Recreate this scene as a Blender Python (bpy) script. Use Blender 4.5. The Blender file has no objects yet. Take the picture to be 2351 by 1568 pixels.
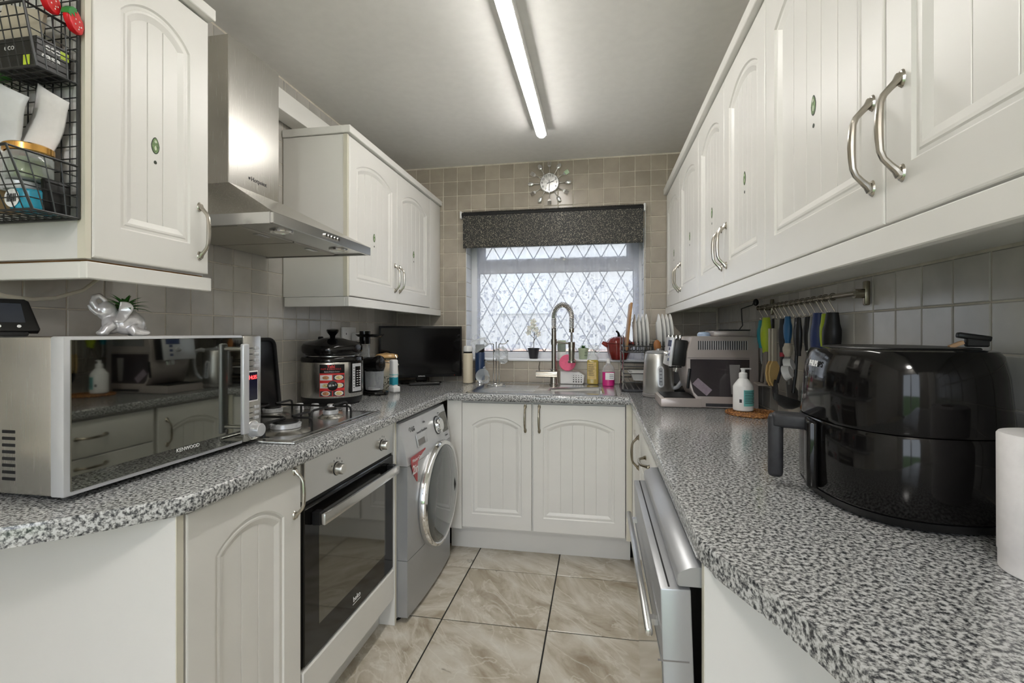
import bpy, bmesh, math, random
from mathutils import Matrix, Vector, Euler
random.seed(7)
S = bpy.context.scene
C = S.collection
PI = math.pi
# ------------------------------------------------------------------ camera
cam_d = bpy.data.cameras.new('camera'); cam = bpy.data.objects.new('camera', cam_d); C.objects.link(cam)
cam_d.sensor_fit = 'HORIZONTAL'; cam_d.sensor_width = 36.0; cam_d.lens = 36.0*1100.0/2351.0
cam_d.shift_y = -20.0/2351.0; cam_d.clip_start = 0.02; cam_d.clip_end = 100
cam.location = (0, 0, 1.236); cam.rotation_euler = (PI/2, 0, math.atan(198.5/1100.0))
S.camera = cam
# ------------------------------------------------------------------ world, light, exposure
w = bpy.data.worlds.new('world'); S.world = w; w.use_nodes = True
bg = w.node_tree.nodes['Background']; bg.inputs[0].default_value = (0.82, 0.90, 1.0, 1); bg.inputs[1].default_value = 2.0
S.view_settings.view_transform = 'Standard'; S.view_settings.look = 'None'
S.view_settings.exposure = 1.28; S.view_settings.gamma = 1.0; S.view_settings.use_curve_mapping = False
TUBE_STRENGTH = 16.0
def portal(name, loc, rot, sx, sy):
    d = bpy.data.lights.new(name, 'AREA'); d.shape = 'RECTANGLE'; d.size = sx; d.size_y = sy
    d.cycles.is_portal = True
    o = bpy.data.objects.new(name, d); C.objects.link(o); o.location = loc; o.rotation_euler = rot
portal('daylight_portal_sink', (-0.31, 3.50, 1.50), (-PI/2, 0, 0), 1.2, 0.9)
portal('daylight_portal_garden', (-0.35, -1.53, 1.05), (PI/2, 0, 0), 1.25, 2.0)  # sky portal for the added rear door
# ------------------------------------------------------------------ helpers
def T(x, y, z): return Matrix.Translation((x, y, z))
def RX(a): return Matrix.Rotation(a, 4, 'X')
def RY(a): return Matrix.Rotation(a, 4, 'Y')
def RZ(a): return Matrix.Rotation(a, 4, 'Z')
I4 = Matrix.Identity(4)
class G:
    def __init__(s): s.bm = bmesh.new()
    def add(s, vs, fs, M=None, smooth=True):
        bv = [s.bm.verts.new((M @ Vector(v)) if M is not None else v) for v in vs]
        out = []
        for f in fs:
            try:
                q = s.bm.faces.new([bv[i] for i in f]); q.smooth = smooth; out.append(q)
            except ValueError: pass
        return bv, out
    def box(s, x0, x1, y0, y1, z0, z1, b=0.0, seg=2, M=None):
        vs = [(x, y, z) for z in (z0, z1) for y in (y0, y1) for x in (x0, x1)]
        fs = [(0,2,3,1), (4,5,7,6), (0,1,5,4), (2,6,7,3), (0,4,6,2), (1,3,7,5)]
        bv, f = s.add(vs, fs, M)
        if b > 0:
            es = list({e for q in f for e in q.edges})
            bmesh.ops.bevel(s.bm, geom=es, offset=b, segments=seg, profile=0.5, affect='EDGES', clamp_overlap=True)
        return s
    def cyl(s, p0, p1, r0, r1=None, n=24, cap=True):
        r1 = r0 if r1 is None else r1
        p0 = Vector(p0); p1 = Vector(p1); d = p1-p0
        M = T(*p0) @ d.to_track_quat('Z', 'Y').to_matrix().to_4x4(); L = d.length
        return s.lathe(([(0, 0)] if cap else [])+[(r0, 0), (r1, L)]+([(0, L)] if cap else []), n, M)
    def lathe(s, prof, n=32, M=None, sx=1.0, sy=1.0, a0=0.0, a1=2*PI, rib=None):
        full = abs(a1-a0-2*PI) < 1e-6; m = n if full else n+1
        vs = []; idx = []
        for (r, z) in prof:
            if r < 1e-6: idx.append([len(vs)]); vs.append((0, 0, z)); continue
            row = []
            for i in range(m):
                a = a0+(a1-a0)*i/n; k = rib(a) if rib else 1.0
                row.append(len(vs)); vs.append((r*k*math.cos(a)*sx, r*k*math.sin(a)*sy, z))
            idx.append(row)
        fs = []
        for A, B_ in zip(idx, idx[1:]):
            cnt = n
            for i in range(cnt):
                j = (i+1) % m
                if len(A) == 1 and len(B_) == 1: continue
                if len(A) == 1: fs.append((A[0], B_[j], B_[i])[::-1])
                elif len(B_) == 1: fs.append((A[i], A[j], B_[0]))
                else: fs.append((A[i], A[j], B_[j], B_[i]))
        s.add(vs, fs, M); return s
    def tube(s, pts, r, n=8, closed=False, cap=True, M=None, flat=1.0):
        P = [Vector(p) for p in pts]; m = len(P)
        R = r if isinstance(r, (list, tuple)) else [r]*m
        tang = []
        for i in range(m):
            a = P[(i-1) % m] if (closed or i > 0) else P[i]
            b = P[(i+1) % m] if (closed or i < m-1) else P[i]
            tang.append((b-a).normalized())
        t0 = tang[0]; u = t0.orthogonal().normalized(); vs = []; rows = []
        for i in range(m):
            t = tang[i]; u = (u-t*u.dot(t))
            u = u.normalized() if u.length > 1e-6 else t.orthogonal().normalized()
            v = t.cross(u); row = []
            for k in range(n):
                a = 2*PI*k/n; row.append(len(vs)); vs.append(P[i]+(u*math.cos(a)*flat+v*math.sin(a))*R[i])
            rows.append(row)
        fs = []
        rng = range(m) if closed else range(m-1)
        for i in rng:
            A = rows[i]; B_ = rows[(i+1) % m]
            for k in range(n): fs.append((A[k], A[(k+1) % n], B_[(k+1) % n], B_[k]))
        if cap and not closed: fs.append(tuple(rows[0][::-1])); fs.append(tuple(rows[-1]))
        s.add(vs, fs, M); return s
    def prism(s, poly, z0, z1, M=None, b=0.0, seg=2, bb=None):
        n = len(poly)
        vs = [(x, y, z0) for x, y in poly]+[(x, y, z1) for x, y in poly]
        fs = [tuple(range(n))[::-1], tuple(range(n, 2*n))]+[(i, (i+1) % n, n+(i+1) % n, n+i) for i in range(n)]
        bv, f = s.add(vs, fs, M)
        if b > 0:
            es = [e for q in f[:2] for e in q.edges]
            bmesh.ops.bevel(s.bm, geom=list(set(es)), offset=b, segments=seg, profile=0.5, affect='EDGES', clamp_overlap=True)
        return s
    def ell(s, c, r, M=None, nu=20, nv=12):
        if not isinstance(r, (tuple, list)): r = (r, r, r)
        prof = [(math.sin(PI*i/nv), -math.cos(PI*i/nv)) for i in range(nv+1)]
        prof[0] = (0, -1); prof[-1] = (0, 1)
        m = (M if M is not None else I4) @ T(*c) @ Matrix.Diagonal((r[0], r[1], r[2], 1))
        return s.lathe(prof, nu, m)
    def surf(s, f, nu, nv, wu=False, M=None):
        vs = [f(i/(nu if wu else nu-1), j/(nv-1)) for j in range(nv) for i in range(nu)]
        fs = []
        for j in range(nv-1):
            for i in range(nu if wu else nu-1):
                k = (i+1) % nu; fs.append((j*nu+i, j*nu+k, (j+1)*nu+k, (j+1)*nu+i))
        s.add(vs, fs, M); return s
    def out(s, name, mat, par=None, M=None, ang=35):
        bmesh.ops.recalc_face_normals(s.bm, faces=s.bm.faces)
        me = bpy.data.meshes.new(name); s.bm.to_mesh(me); s.bm.free()
        me.materials.append(mat); me.set_sharp_from_angle(angle=math.radians(ang))
        return link(name, me, par, M)
def link(name, me, par=None, M=None):
    o = bpy.data.objects.new(name, me); C.objects.link(o)
    if par is not None:
        o.parent = par
        o.matrix_local = M if M is not None else (T(*(-par.location)) if par.parent is None and not any(par.rotation_euler) else I4)
    elif M is not None: o.matrix_local = M
    return o
def tag(o, label, cat, group=None, kind=None):
    o['label'] = label; o['category'] = cat
    if group: o['group'] = group
    if kind: o['kind'] = kind
    return o
def thing(name, label, cat, loc=(0,0,0), rz=0.0, group=None):
    o = bpy.data.objects.new(name, None); C.objects.link(o); o.empty_display_size = 0.05
    o.location = loc; o.rotation_euler = (0, 0, rz)
    return tag(o, label, cat, group)
def struct(o): o['kind'] = 'structure'; return o
L0 = I4                      # local placement for things with their own frame
def copy_tree(o, M, par=None):
    c = o.copy(); C.objects.link(c); c.parent = par
    if par is None: c.matrix_local = M
    for ch in o.children:
        k = copy_tree(ch, None, c); k.matrix_local = ch.matrix_local.copy()
    return c
FACE_Y = RX(PI/2)             # text facing -y
FACE_PX = RZ(PI/2) @ RX(PI/2)  # text facing +x
FACE_NX = RZ(-PI/2) @ RX(PI/2)
def text(body, size, mat, par, M, ex=0.0003, name='lettering', bold=0.0, sx=1.0, align='CENTER'):
    cu = bpy.data.curves.new('t', 'FONT'); cu.body = body; cu.size = size; cu.extrude = ex; cu.offset = bold
    cu.align_x = align; cu.align_y = 'CENTER'; cu.resolution_u = 2
    o = bpy.data.objects.new('t', cu); C.objects.link(o)
    bpy.context.view_layer.update()
    me = bpy.data.meshes.new_from_object(o.evaluated_get(bpy.context.evaluated_depsgraph_get()))
    bpy.data.objects.remove(o); bpy.data.curves.remove(cu)
    me.name = name; me.materials.clear(); me.materials.append(mat)
    return link(name, me, par, M @ Matrix.Diagonal((sx, 1, 1, 1)))
# ------------------------------------------------------------------ materials
MAT = {}
def mat(name, col, rough=0.5, metal=0.0, **k):
    m = bpy.data.materials.new(name); m.use_nodes = True
    p = m.node_tree.nodes['Principled BSDF']
    p.inputs['Base Color'].default_value = (*col, 1); p.inputs['Roughness'].default_value = rough; p.inputs['Metallic'].default_value = metal
    if 'emit' in k: p.inputs['Emission Color'].default_value = (*k['emit'], 1); p.inputs['Emission Strength'].default_value = k.get('es', 1.0)
    if 'trans' in k: p.inputs['Transmission Weight'].default_value = k['trans']; p.inputs['IOR'].default_value = k.get('ior', 1.45)
    if 'alpha' in k: p.inputs['Alpha'].default_value = k['alpha']
    if 'coat' in k: p.inputs['Coat Weight'].default_value = k['coat']; p.inputs['Coat Roughness'].default_value = k.get('cr', 0.05)
    if 'spec' in k: p.inputs['Specular IOR Level'].default_value = k['spec']
    if 'sss' in k: p.inputs['Subsurface Weight'].default_value = k['sss']
    if 'aniso' in k: p.inputs['Anisotropic'].default_value = k['aniso']
    MAT[name] = m; return m
def nodes(m): return m.node_tree.nodes, m.node_tree.links, m.node_tree.nodes['Principled BSDF']
def vary(m, scale=6, amt=0.06, bump=0.0, detail=3, stretch=(1,1,1), rough=0.0):
    """small tonal mottling plus optional fine bump, in object space"""
    n, l, p = nodes(m); col = p.inputs['Base Color'].default_value[:3]
    tc = n.new('ShaderNodeTexCoord'); mp = n.new('ShaderNodeMapping'); mp.inputs['Scale'].default_value = stretch
    nz = n.new('ShaderNodeTexNoise'); nz.inputs['Scale'].default_value = scale; nz.inputs['Detail'].default_value = detail
    l.new(tc.outputs['Object'], mp.inputs['Vector']); l.new(mp.outputs['Vector'], nz.inputs['Vector'])
    rp = n.new('ShaderNodeValToRGB'); rp.color_ramp.elements[0].position = 0.3; rp.color_ramp.elements[1].position = 0.7
    rp.color_ramp.elements[0].color = (*[c*(1-amt) for c in col], 1); rp.color_ramp.elements[1].color = (*[min(1, c*(1+amt)) for c in col], 1)
    l.new(nz.outputs['Fac'], rp.inputs['Fac']); l.new(rp.outputs['Color'], p.inputs['Base Color'])
    if bump:
        b = n.new('ShaderNodeBump'); b.inputs['Strength'].default_value = bump; b.inputs['Distance'].default_value = 0.002
        l.new(nz.outputs['Fac'], b.inputs['Height']); l.new(b.outputs['Normal'], p.inputs['Normal'])
    if rough:
        mr = n.new('ShaderNodeMapRange'); r0 = p.inputs['Roughness'].default_value
        mr.inputs['To Min'].default_value = max(0.02, r0-rough); mr.inputs['To Max'].default_value = r0+rough
        l.new(nz.outputs['Fac'], mr.inputs['Value']); l.new(mr.outputs['Result'], p.inputs['Roughness'])
    return m
def tile_mat(name, cols, rough, scale, bumpv=0.15, rnd=True):
    m = mat(name, cols[0], rough); n, l, p = nodes(m)
    tc = n.new('ShaderNodeTexCoord'); oi = n.new('ShaderNodeObjectInfo')
    ad = n.new('ShaderNodeVectorMath'); ad.operation = 'MULTIPLY_ADD'
    cb = n.new('ShaderNodeCombineXYZ')
    for i in range(3): l.new(oi.outputs['Random'], cb.inputs[i])
    ad.inputs[1].default_value = (37, 53, 71); l.new(cb.outputs['Vector'], ad.inputs[0]); l.new(tc.outputs['Object'], ad.inputs[2])
    nz = n.new('ShaderNodeTexNoise'); nz.inputs['Scale'].default_value = scale; nz.inputs['Detail'].default_value = 5
    l.new(ad.outputs['Vector'], nz.inputs['Vector'])
    rp = n.new('ShaderNodeValToRGB'); e = rp.color_ramp.elements
    e[0].position = 0.3; e[1].position = 0.7; e[0].color = (*cols[0], 1); e[1].color = (*cols[1], 1)
    l.new(nz.outputs['Fac'], rp.inputs['Fac'])
    hs = n.new('ShaderNodeHueSaturation'); mr = n.new('ShaderNodeMapRange'); mr.inputs['To Min'].default_value = 0.88; mr.inputs['To Max'].default_value = 1.10
    l.new(oi.outputs['Random'], mr.inputs['Value']); l.new(mr.outputs['Result'], hs.inputs['Value']); l.new(rp.outputs['Color'], hs.inputs['Color'])
    l.new(hs.outputs['Color'], p.inputs['Base Color'])
    b = n.new('ShaderNodeBump'); b.inputs['Strength'].default_value = bumpv; b.inputs['Distance'].default_value = 0.003
    nz2 = n.new('ShaderNodeTexNoise'); nz2.inputs['Scale'].default_value = scale*1.5; nz2.inputs['Detail'].default_value = 1
    l.new(ad.outputs['Vector'], nz2.inputs['Vector']); l.new(nz2.outputs['Fac'], b.inputs['Height']); l.new(b.outputs['Normal'], p.inputs['Normal'])
    return m
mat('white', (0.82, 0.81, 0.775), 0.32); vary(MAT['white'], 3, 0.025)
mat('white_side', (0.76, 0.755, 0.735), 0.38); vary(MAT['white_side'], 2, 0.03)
mat('cream', (0.72, 0.69, 0.58), 0.4); vary(MAT['cream'], 8, 0.04)
mat('ceiling', (0.88, 0.87, 0.85), 0.8); vary(MAT['ceiling'], 25, 0.02, 0.12)
mat('plain_wall', (0.74, 0.72, 0.68), 0.7); vary(MAT['plain_wall'], 5, 0.04)
mat('grout', (0.66, 0.62, 0.53), 0.8); vary(MAT['grout'], 30, 0.12)
mat('floor_grout', (0.018, 0.017, 0.016), 0.8); vary(MAT['floor_grout'], 40, 0.3)
mat('wood_raw', (0.30, 0.14, 0.035), 0.6); vary(MAT['wood_raw'], 12, 0.25, stretch=(1, 8, 1))
tile_mat('wall_tile', [(0.37, 0.325, 0.265), (0.45, 0.40, 0.33)], 0.22, 9)
tile_mat('wall_tile_grey', [(0.47, 0.45, 0.415), (0.57, 0.55, 0.51)], 0.2, 9)
tile_mat('wall_tile_white', [(0.62, 0.66, 0.72), (0.72, 0.75, 0.8)], 0.2, 9)
def marble():
    m = mat('floor_tile', (0.5, 0.46, 0.38), 0.16); n, l, p = nodes(m)
    tc = n.new('ShaderNodeTexCoord'); oi = n.new('ShaderNodeObjectInfo')
    cb = n.new('ShaderNodeCombineXYZ'); l.new(oi.outputs['Random'], cb.inputs[0]); l.new(oi.outputs['Random'], cb.inputs[1]); l.new(oi.outputs['Random'], cb.inputs[2])
    ma = n.new('ShaderNodeVectorMath'); ma.operation = 'MULTIPLY_ADD'; ma.inputs[1].default_value = (91, 57, 33)
    l.new(cb.outputs['Vector'], ma.inputs[0])
    vr = n.new('ShaderNodeVectorRotate'); vr.rotation_type = 'Z_AXIS'
    an = n.new('ShaderNodeMath'); an.operation = 'MULTIPLY'; an.inputs[1].default_value = 40.0
    rd = n.new('ShaderNodeMath'); rd.operation = 'SINE'; l.new(oi.outputs['Random'], an.inputs[0]); l.new(an.outputs[0], rd.inputs[0])
    l.new(tc.outputs['Object'], vr.inputs['Vector']); l.new(rd.outputs[0], vr.inputs['Angle']); l.new(vr.outputs['Vector'], ma.inputs[2])
    mp = n.new('ShaderNodeMapping'); mp.inputs['Scale'].default_value = (1.0, 2.3, 1.0); mp.inputs['Rotation'].default_value = (0, 0, 0.6)
    l.new(ma.outputs['Vector'], mp.inputs['Vector'])
    n1 = n.new('ShaderNodeTexNoise'); n1.inputs['Scale'].default_value = 3.0; n1.inputs['Detail'].default_value = 8; n1.inputs['Roughness'].default_value = 0.62; n1.inputs['Distortion'].default_value = 0.9
    l.new(mp.outputs['Vector'], n1.inputs['Vector'])
    rp = n.new('ShaderNodeValToRGB'); e = rp.color_ramp.elements
    e[0].position = 0.28; e[0].color = (0.30, 0.24, 0.17, 1); e[1].position = 0.72; e[1].color = (0.71, 0.685, 0.62, 1)
    k = e.new(0.42); k.color = (0.47, 0.415, 0.325, 1); k = e.new(0.55); k.color = (0.60, 0.555, 0.47, 1)
    l.new(n1.outputs['Fac'], rp.inputs['Fac'])
    n2 = n.new('ShaderNodeTexNoise'); n2.inputs['Scale'].default_value = 2.3; n2.inputs['Detail'].default_value = 6; n2.inputs['Distortion'].default_value = 1.6
    l.new(mp.outputs['Vector'], n2.inputs['Vector'])
    ab = n.new('ShaderNodeMath'); ab.operation = 'SUBTRACT'; ab.inputs[1].default_value = 0.5; l.new(n2.outputs['Fac'], ab.inputs[0])
    ab2 = n.new('ShaderNodeMath'); ab2.operation = 'ABSOLUTE'; l.new(ab.outputs[0], ab2.inputs[0])
    r2 = n.new('ShaderNodeValToRGB'); r2.color_ramp.elements[0].position = 0.0; r2.color_ramp.elements[0].color = (1,1,1,1)
    r2.color_ramp.elements[1].position = 0.022; r2.color_ramp.elements[1].color = (0,0,0,1); l.new(ab2.outputs[0], r2.inputs['Fac'])
    mx = n.new('ShaderNodeMixRGB'); mx.inputs['Color2'].default_value = (0.74, 0.71, 0.63, 1)
    sc = n.new('ShaderNodeMath'); sc.operation = 'MULTIPLY'; sc.inputs[1].default_value = 0.55; l.new(r2.outputs['Color'], sc.inputs[0])
    l.new(sc.outputs[0], mx.inputs['Fac']); l.new(rp.outputs['Color'], mx.inputs['Color1'])
    n3 = n.new('ShaderNodeTexNoise'); n3.inputs['Scale'].default_value = 5.1; n3.inputs['Detail'].default_value = 9; n3.inputs['Roughness'].default_value = 0.75; n3.inputs['Distortion'].default_value = 1.0
    l.new(mp.outputs['Vector'], n3.inputs['Vector'])
    r3 = n.new('ShaderNodeValToRGB'); r3.color_ramp.elements[0].position = 0.30; r3.color_ramp.elements[0].color = (1,1,1,1)
    r3.color_ramp.elements[1].position = 0.37; r3.color_ramp.elements[1].color = (0,0,0,1); l.new(n3.outputs['Fac'], r3.inputs['Fac'])
    mx2 = n.new('ShaderNodeMixRGB'); mx2.inputs['Color2'].default_value = (0.21, 0.18, 0.14, 1)
    s2 = n.new('ShaderNodeMath'); s2.operation = 'MULTIPLY'; s2.inputs[1].default_value = 0.7; l.new(r3.outputs['Color'], s2.inputs[0])
    l.new(s2.outputs[0], mx2.inputs['Fac']); l.new(mx.outputs['Color'], mx2.inputs['Color1'])
    l.new(mx2.outputs['Color'], p.inputs['Base Color'])
marble()
def granite():
    m = mat('granite', (0.3, 0.3, 0.3), 0.13); n, l, p = nodes(m)
    tc = n.new('ShaderNodeTexCoord')
    n1 = n.new('ShaderNodeTexNoise'); n1.inputs['Scale'].default_value = 150; n1.inputs['Detail'].default_value = 2.5; n1.inputs['Roughness'].default_value = 0.65
    l.new(tc.outputs['Object'], n1.inputs['Vector'])
    rp = n.new('ShaderNodeValToRGB'); e = rp.color_ramp.elements
    e[0].position = 0.34; e[0].color = (0.035, 0.037, 0.041, 1); e[1].position = 0.59; e[1].color = (0.66, 0.67, 0.67, 1)
    k = e.new(0.43); k.color = (0.14, 0.145, 0.15, 1); k = e.new(0.50); k.color = (0.36, 0.36, 0.355, 1)
    l.new(n1.outputs['Fac'], rp.inputs['Fac']); l.new(rp.outputs['Color'], p.inputs['Base Color'])
    p.inputs['Specular IOR Level'].default_value = 0.55
granite()
def brushed(name, col, rough, stretch, scale=60, amt=0.08):
    m = mat(name, col, rough, 1.0); vary(m, scale, amt, stretch=stretch, rough=0.012); return m
brushed('steel', (0.58, 0.565, 0.53), 0.27, (1, 1, 0.02), 700, 0.02); brushed('steel_h', (0.60, 0.60, 0.59), 0.25, (1, 0.02, 1), 700, 0.02)
brushed('steel_sink', (0.62, 0.62, 0.62), 0.24, (0.02, 1, 1), 500, 0.03); brushed('steel_satin', (0.60, 0.59, 0.565), 0.36, (1, 1, 0.02), 700, 0.02)
mat('chrome', (0.80, 0.80, 0.80), 0.07, 1.0); vary(MAT['chrome'], 5, 0.03)
mat('nickel', (0.46, 0.43, 0.38), 0.22, 1.0); vary(MAT['nickel'], 5, 0.06)
mat('bronze', (0.32, 0.285, 0.22), 0.24, 1.0); vary(MAT['bronze'], 5, 0.08)
mat('silver_paint', (0.43, 0.44, 0.455), 0.34, 0.55); vary(MAT['silver_paint'], 4, 0.03)
mat('silver_light', (0.60, 0.61, 0.63), 0.3, 0.35); vary(MAT['silver_light'], 4, 0.03)
mat('champagne', (0.50, 0.445, 0.42), 0.33, 0.4); vary(MAT['champagne'], 4, 0.03)
mat('black_gloss', (0.005, 0.0045, 0.0045), 0.08, 0, spec=0.36); vary(MAT['black_gloss'], 4, 0.1)
mat('black_satin', (0.008, 0.008, 0.0085), 0.34, 0, spec=0.35); vary(MAT['black_satin'], 10, 0.2)
mat('black_matte', (0.014, 0.014, 0.015), 0.6, 0, spec=0.3); vary(MAT['black_matte'], 20, 0.25, 0.1)
mat('black_iron', (0.008, 0.008, 0.008), 0.4, 0, spec=0.35); vary(MAT['black_iron'], 60, 0.3, 0.2)
mat('charcoal', (0.032, 0.032, 0.036), 0.45, 0, spec=0.35); vary(MAT['charcoal'], 60, 0.2, 0.15)
mat('grey_plastic', (0.20, 0.19, 0.185), 0.5); vary(MAT['grey_plastic'], 10, 0.05)
mat('wire', (0.055, 0.057, 0.058), 0.38, 0.6); vary(MAT['wire'], 30, 0.1)
mat('white_plastic', (0.80, 0.80, 0.79), 0.3); vary(MAT['white_plastic'], 6, 0.02)
mat('pvc', (0.88, 0.89, 0.92), 0.3); vary(MAT['pvc'], 4, 0.02)
mat('ceramic', (0.82, 0.82, 0.80), 0.12); vary(MAT['ceramic'], 5, 0.02)
mat('paper', (0.84, 0.82, 0.82), 0.85); vary(MAT['paper'], 60, 0.03, 0.25)
mat('dark_print', (0.03, 0.03, 0.035), 0.5); vary(MAT['dark_print'], 8, 0.1)
mat('white_print', (0.85, 0.85, 0.85), 0.5); vary(MAT['white_print'], 8, 0.02)
mat('glass', (1, 1, 1), 0.02, 0, trans=1.0, ior=1.45)
vary(MAT['glass'], 4, 0.01)
mat('lead', (0.12, 0.12, 0.13), 0.5, 0.6); vary(MAT['lead'], 20, 0.1)
def pane():
    m = bpy.data.materials.new('window_glass'); m.use_nodes = True; n = m.node_tree.nodes; l = m.node_tree.links
    n.remove(n['Principled BSDF']); o = n['Material Output']
    t = n.new('ShaderNodeBsdfTransparent'); g = n.new('ShaderNodeBsdfGlossy'); g.inputs['Roughness'].default_value = 0.02
    fr = n.new('ShaderNodeFresnel'); fr.inputs['IOR'].default_value = 1.45; mx = n.new('ShaderNodeMixShader')
    l.new(fr.outputs[0], mx.inputs[0]); l.new(t.outputs[0], mx.inputs[1]); l.new(g.outputs[0], mx.inputs[2]); l.new(mx.outputs[0], o.inputs[0])
    MAT['window_glass'] = m
pane()
def clear(name, col, a=0.25, rough=0.04):
    """thin clear plastic or glass: mostly transparent with gloss"""
    m = bpy.data.materials.new(name); m.use_nodes = True; n = m.node_tree.nodes; l = m.node_tree.links; p = n['Principled BSDF']
    p.inputs['Base Color'].default_value = (*col, 1); p.inputs['Roughness'].default_value = rough
    lw = n.new('ShaderNodeLayerWeight'); lw.inputs['Blend'].default_value = 0.35
    mr = n.new('ShaderNodeMapRange'); mr.inputs['To Min'].default_value = a; mr.inputs['To Max'].default_value = min(1, a+0.65)
    l.new(lw.outputs['Facing'], mr.inputs['Value']); l.new(mr.outputs['Result'], p.inputs['Alpha'])
    MAT[name] = m; return m
clear('clear_glass', (0.80, 0.84, 0.86), 0.10); clear('clear_plastic', (0.55, 0.58, 0.62), 0.22); clear('smoked', (0.03, 0.025, 0.03), 0.72)
clear('clear_bottle', (0.75, 0.80, 0.80), 0.22)
# ------------------------------------------------------------------ room shell
LX, RXW, BY, CZ, NY = -1.415, 0.745, 3.215, 2.395, -1.5
def slab(name, x0, x1, y0, y1, z0, z1, m): return struct(G().box(x0, x1, y0, y1, z0, z1).out(name, m))
floor = slab('floor', LX-.1, RXW+.1, NY-.1, BY+.2, -0.10, -0.004, MAT['floor_grout'])
ceiling = slab('ceiling', LX-.1, RXW+.1, NY-.1, BY+.25, CZ, CZ+.1, MAT['ceiling'])
wall_left = slab('wall_left', LX-.10, LX, NY-.1, BY+.25, 0, CZ, MAT['grout'])
wall_right = slab('wall_right', RXW, RXW+.10, NY-.1, BY+.25, 0, CZ, MAT['grout'])
WX0, WX1, WZ0, WZ1 = -.905, .292, 1.045, 1.93
g = G(); d = .20
g.box(LX, WX0, BY, BY+d, 0, CZ); g.box(WX1, RXW, BY, BY+d, 0, CZ); g.box(WX0, WX1, BY, BY+d, 0, WZ0); g.box(WX0, WX1, BY, BY+d, WZ1, CZ)
wall_back = struct(g.out('wall_back', MAT['grout']))
g = G(); a0, a1, c1 = -.98, 0.28, 2.05  # unseen rear wall; its glazed door opening is added to let daylight in
g.box(LX, a0, NY-.1, NY, 0, CZ); g.box(a1, RXW, NY-.1, NY, 0, CZ); g.box(a0, a1, NY-.1, NY, c1, CZ)
wall_near = struct(g.out('wall_near', MAT['plain_wall']))
g = G()
for x0, x1 in ((a0, a0+.06), (-.36, -.30), (a1-.06, a1)): g.box(x0, x1, NY-.08, NY-.03, 0.0, c1)
for z0, z1 in ((0, .08), (c1-.06, c1)): g.box(a0, a1, NY-.08, NY-.03, z0, z1)
pd = struct(g.out('added_garden_door', MAT['pvc']))
for x0, x1 in ((a0+.06, -.36), (-.30, a1-.06)): G().box(x0, x1, NY-.06, NY-.054, .08, c1-.06).out('glass_pane', MAT['window_glass'], pd)
# plain plaster skins where the rear half of the room is not tiled
struct(G().box(LX, LX+.006, NY, .30, 0, CZ).out('wall_left_plaster', MAT['plain_wall']))
struct(G().box(RXW-.006, RXW, NY, .05, 0, CZ).out('wall_right_plaster', MAT['plain_wall']))
# ------------------------------------------------------------------ tiles
def tile_mesh(su, sv, t, m, b=.0022):
    g = G(); h = t
    vs = [(0,0,0), (su,0,0), (su,sv,0), (0,sv,0), (0,0,h-b*.7), (su,0,h-b*.7), (su,sv,h-b*.7), (0,sv,h-b*.7), (b,b,h), (su-b,b,h), (su-b,sv-b,h), (b,sv-b,h)]
    fs = [(4,5,9,8), (5,6,10,9), (6,7,11,10), (7,4,8,11), (8,9,10,11), (0,1,5,4), (1,2,6,5), (2,3,7,6), (3,0,4,7)]
    g.add(vs, fs); me = bpy.data.meshes.new('tile'); g.bm.to_mesh(me); g.bm.free(); me.materials.append(m); me.set_sharp_from_angle(angle=.2)
    return me
TC = {}
def tiles(par, name, M, u0, u1, v0, v1, uj, vj, pu, pv, gap, t, m, skip=()):
    """tile a rectangle: u/v ranges, joint origins uj/vj, pitch; cut tiles at the borders; skip = rectangles left bare"""
    i0 = math.floor((u0-uj)/pu); j0 = math.floor((v0-vj)/pv)
    i = i0
    while uj+i*pu < u1-1e-4:
        j = j0
        while vj+j*pv < v1-1e-4:
            a, b = max(u0, uj+i*pu), min(u1, uj+(i+1)*pu); c, e = max(v0, vj+j*pv), min(v1, vj+(j+1)*pv)
            rects = [(a, b, c, e)]
            for (s0, s1, t0, t1) in skip:                      # cut the tile round the opening
                nr = []
                for (a_, b_, c_, e_) in rects:
                    if a_ >= s1-1e-5 or b_ <= s0+1e-5 or c_ >= t1-1e-5 or e_ <= t0+1e-5: nr.append((a_, b_, c_, e_)); continue
                    if c_ < t0: nr.append((a_, b_, c_, t0))
                    if e_ > t1: nr.append((a_, b_, t1, e_))
                    lo, hi = max(c_, t0), min(e_, t1)
                    if a_ < s0: nr.append((a_, s0, lo, hi))
                    if b_ > s1: nr.append((s1, b_, lo, hi))
                rects = nr
            for (a, b, c, e) in rects:
                if b-a < .008 or e-c < .008: continue
                su, sv = round(b-a-gap, 4), round(e-c-gap, 4); key = (su, sv, t, m.name)
                if key not in TC: TC[key] = tile_mesh(su, sv, t, m)
                link(name, TC[key], par, M @ T(a+gap/2, c+gap/2, random.uniform(-.0006, .0003)))
            j += 1
        i += 1
MB = T(0, BY, 0) @ RX(PI/2)                               # u = x, v = z, out = -y
ML = T(LX, 0, 0) @ RZ(PI/2) @ RX(PI/2)                    # u = y, v = z, out = +x
MR = T(RXW, 0, 0) @ RZ(-PI/2) @ RX(PI/2)                  # u = -y, v = z, out = -x
tiles(wall_back, 'wall_tile', MB, LX+.006, RXW-.006, .90, CZ-.008, -1.066, .989, .1, .1, .0042, .003, MAT['wall_tile'],
      [(WX0, WX1, WZ0, WZ1), (LX, -1.10, 1.37, 2.15), (.44, RXW, 1.37, 2.15)])
tiles(wall_left, 'wall_tile', ML, .30, BY-.006, .90, 1.40, 1.86, 1.30, .1, .1, .0032, .0025, MAT['wall_tile_grey'])
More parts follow.
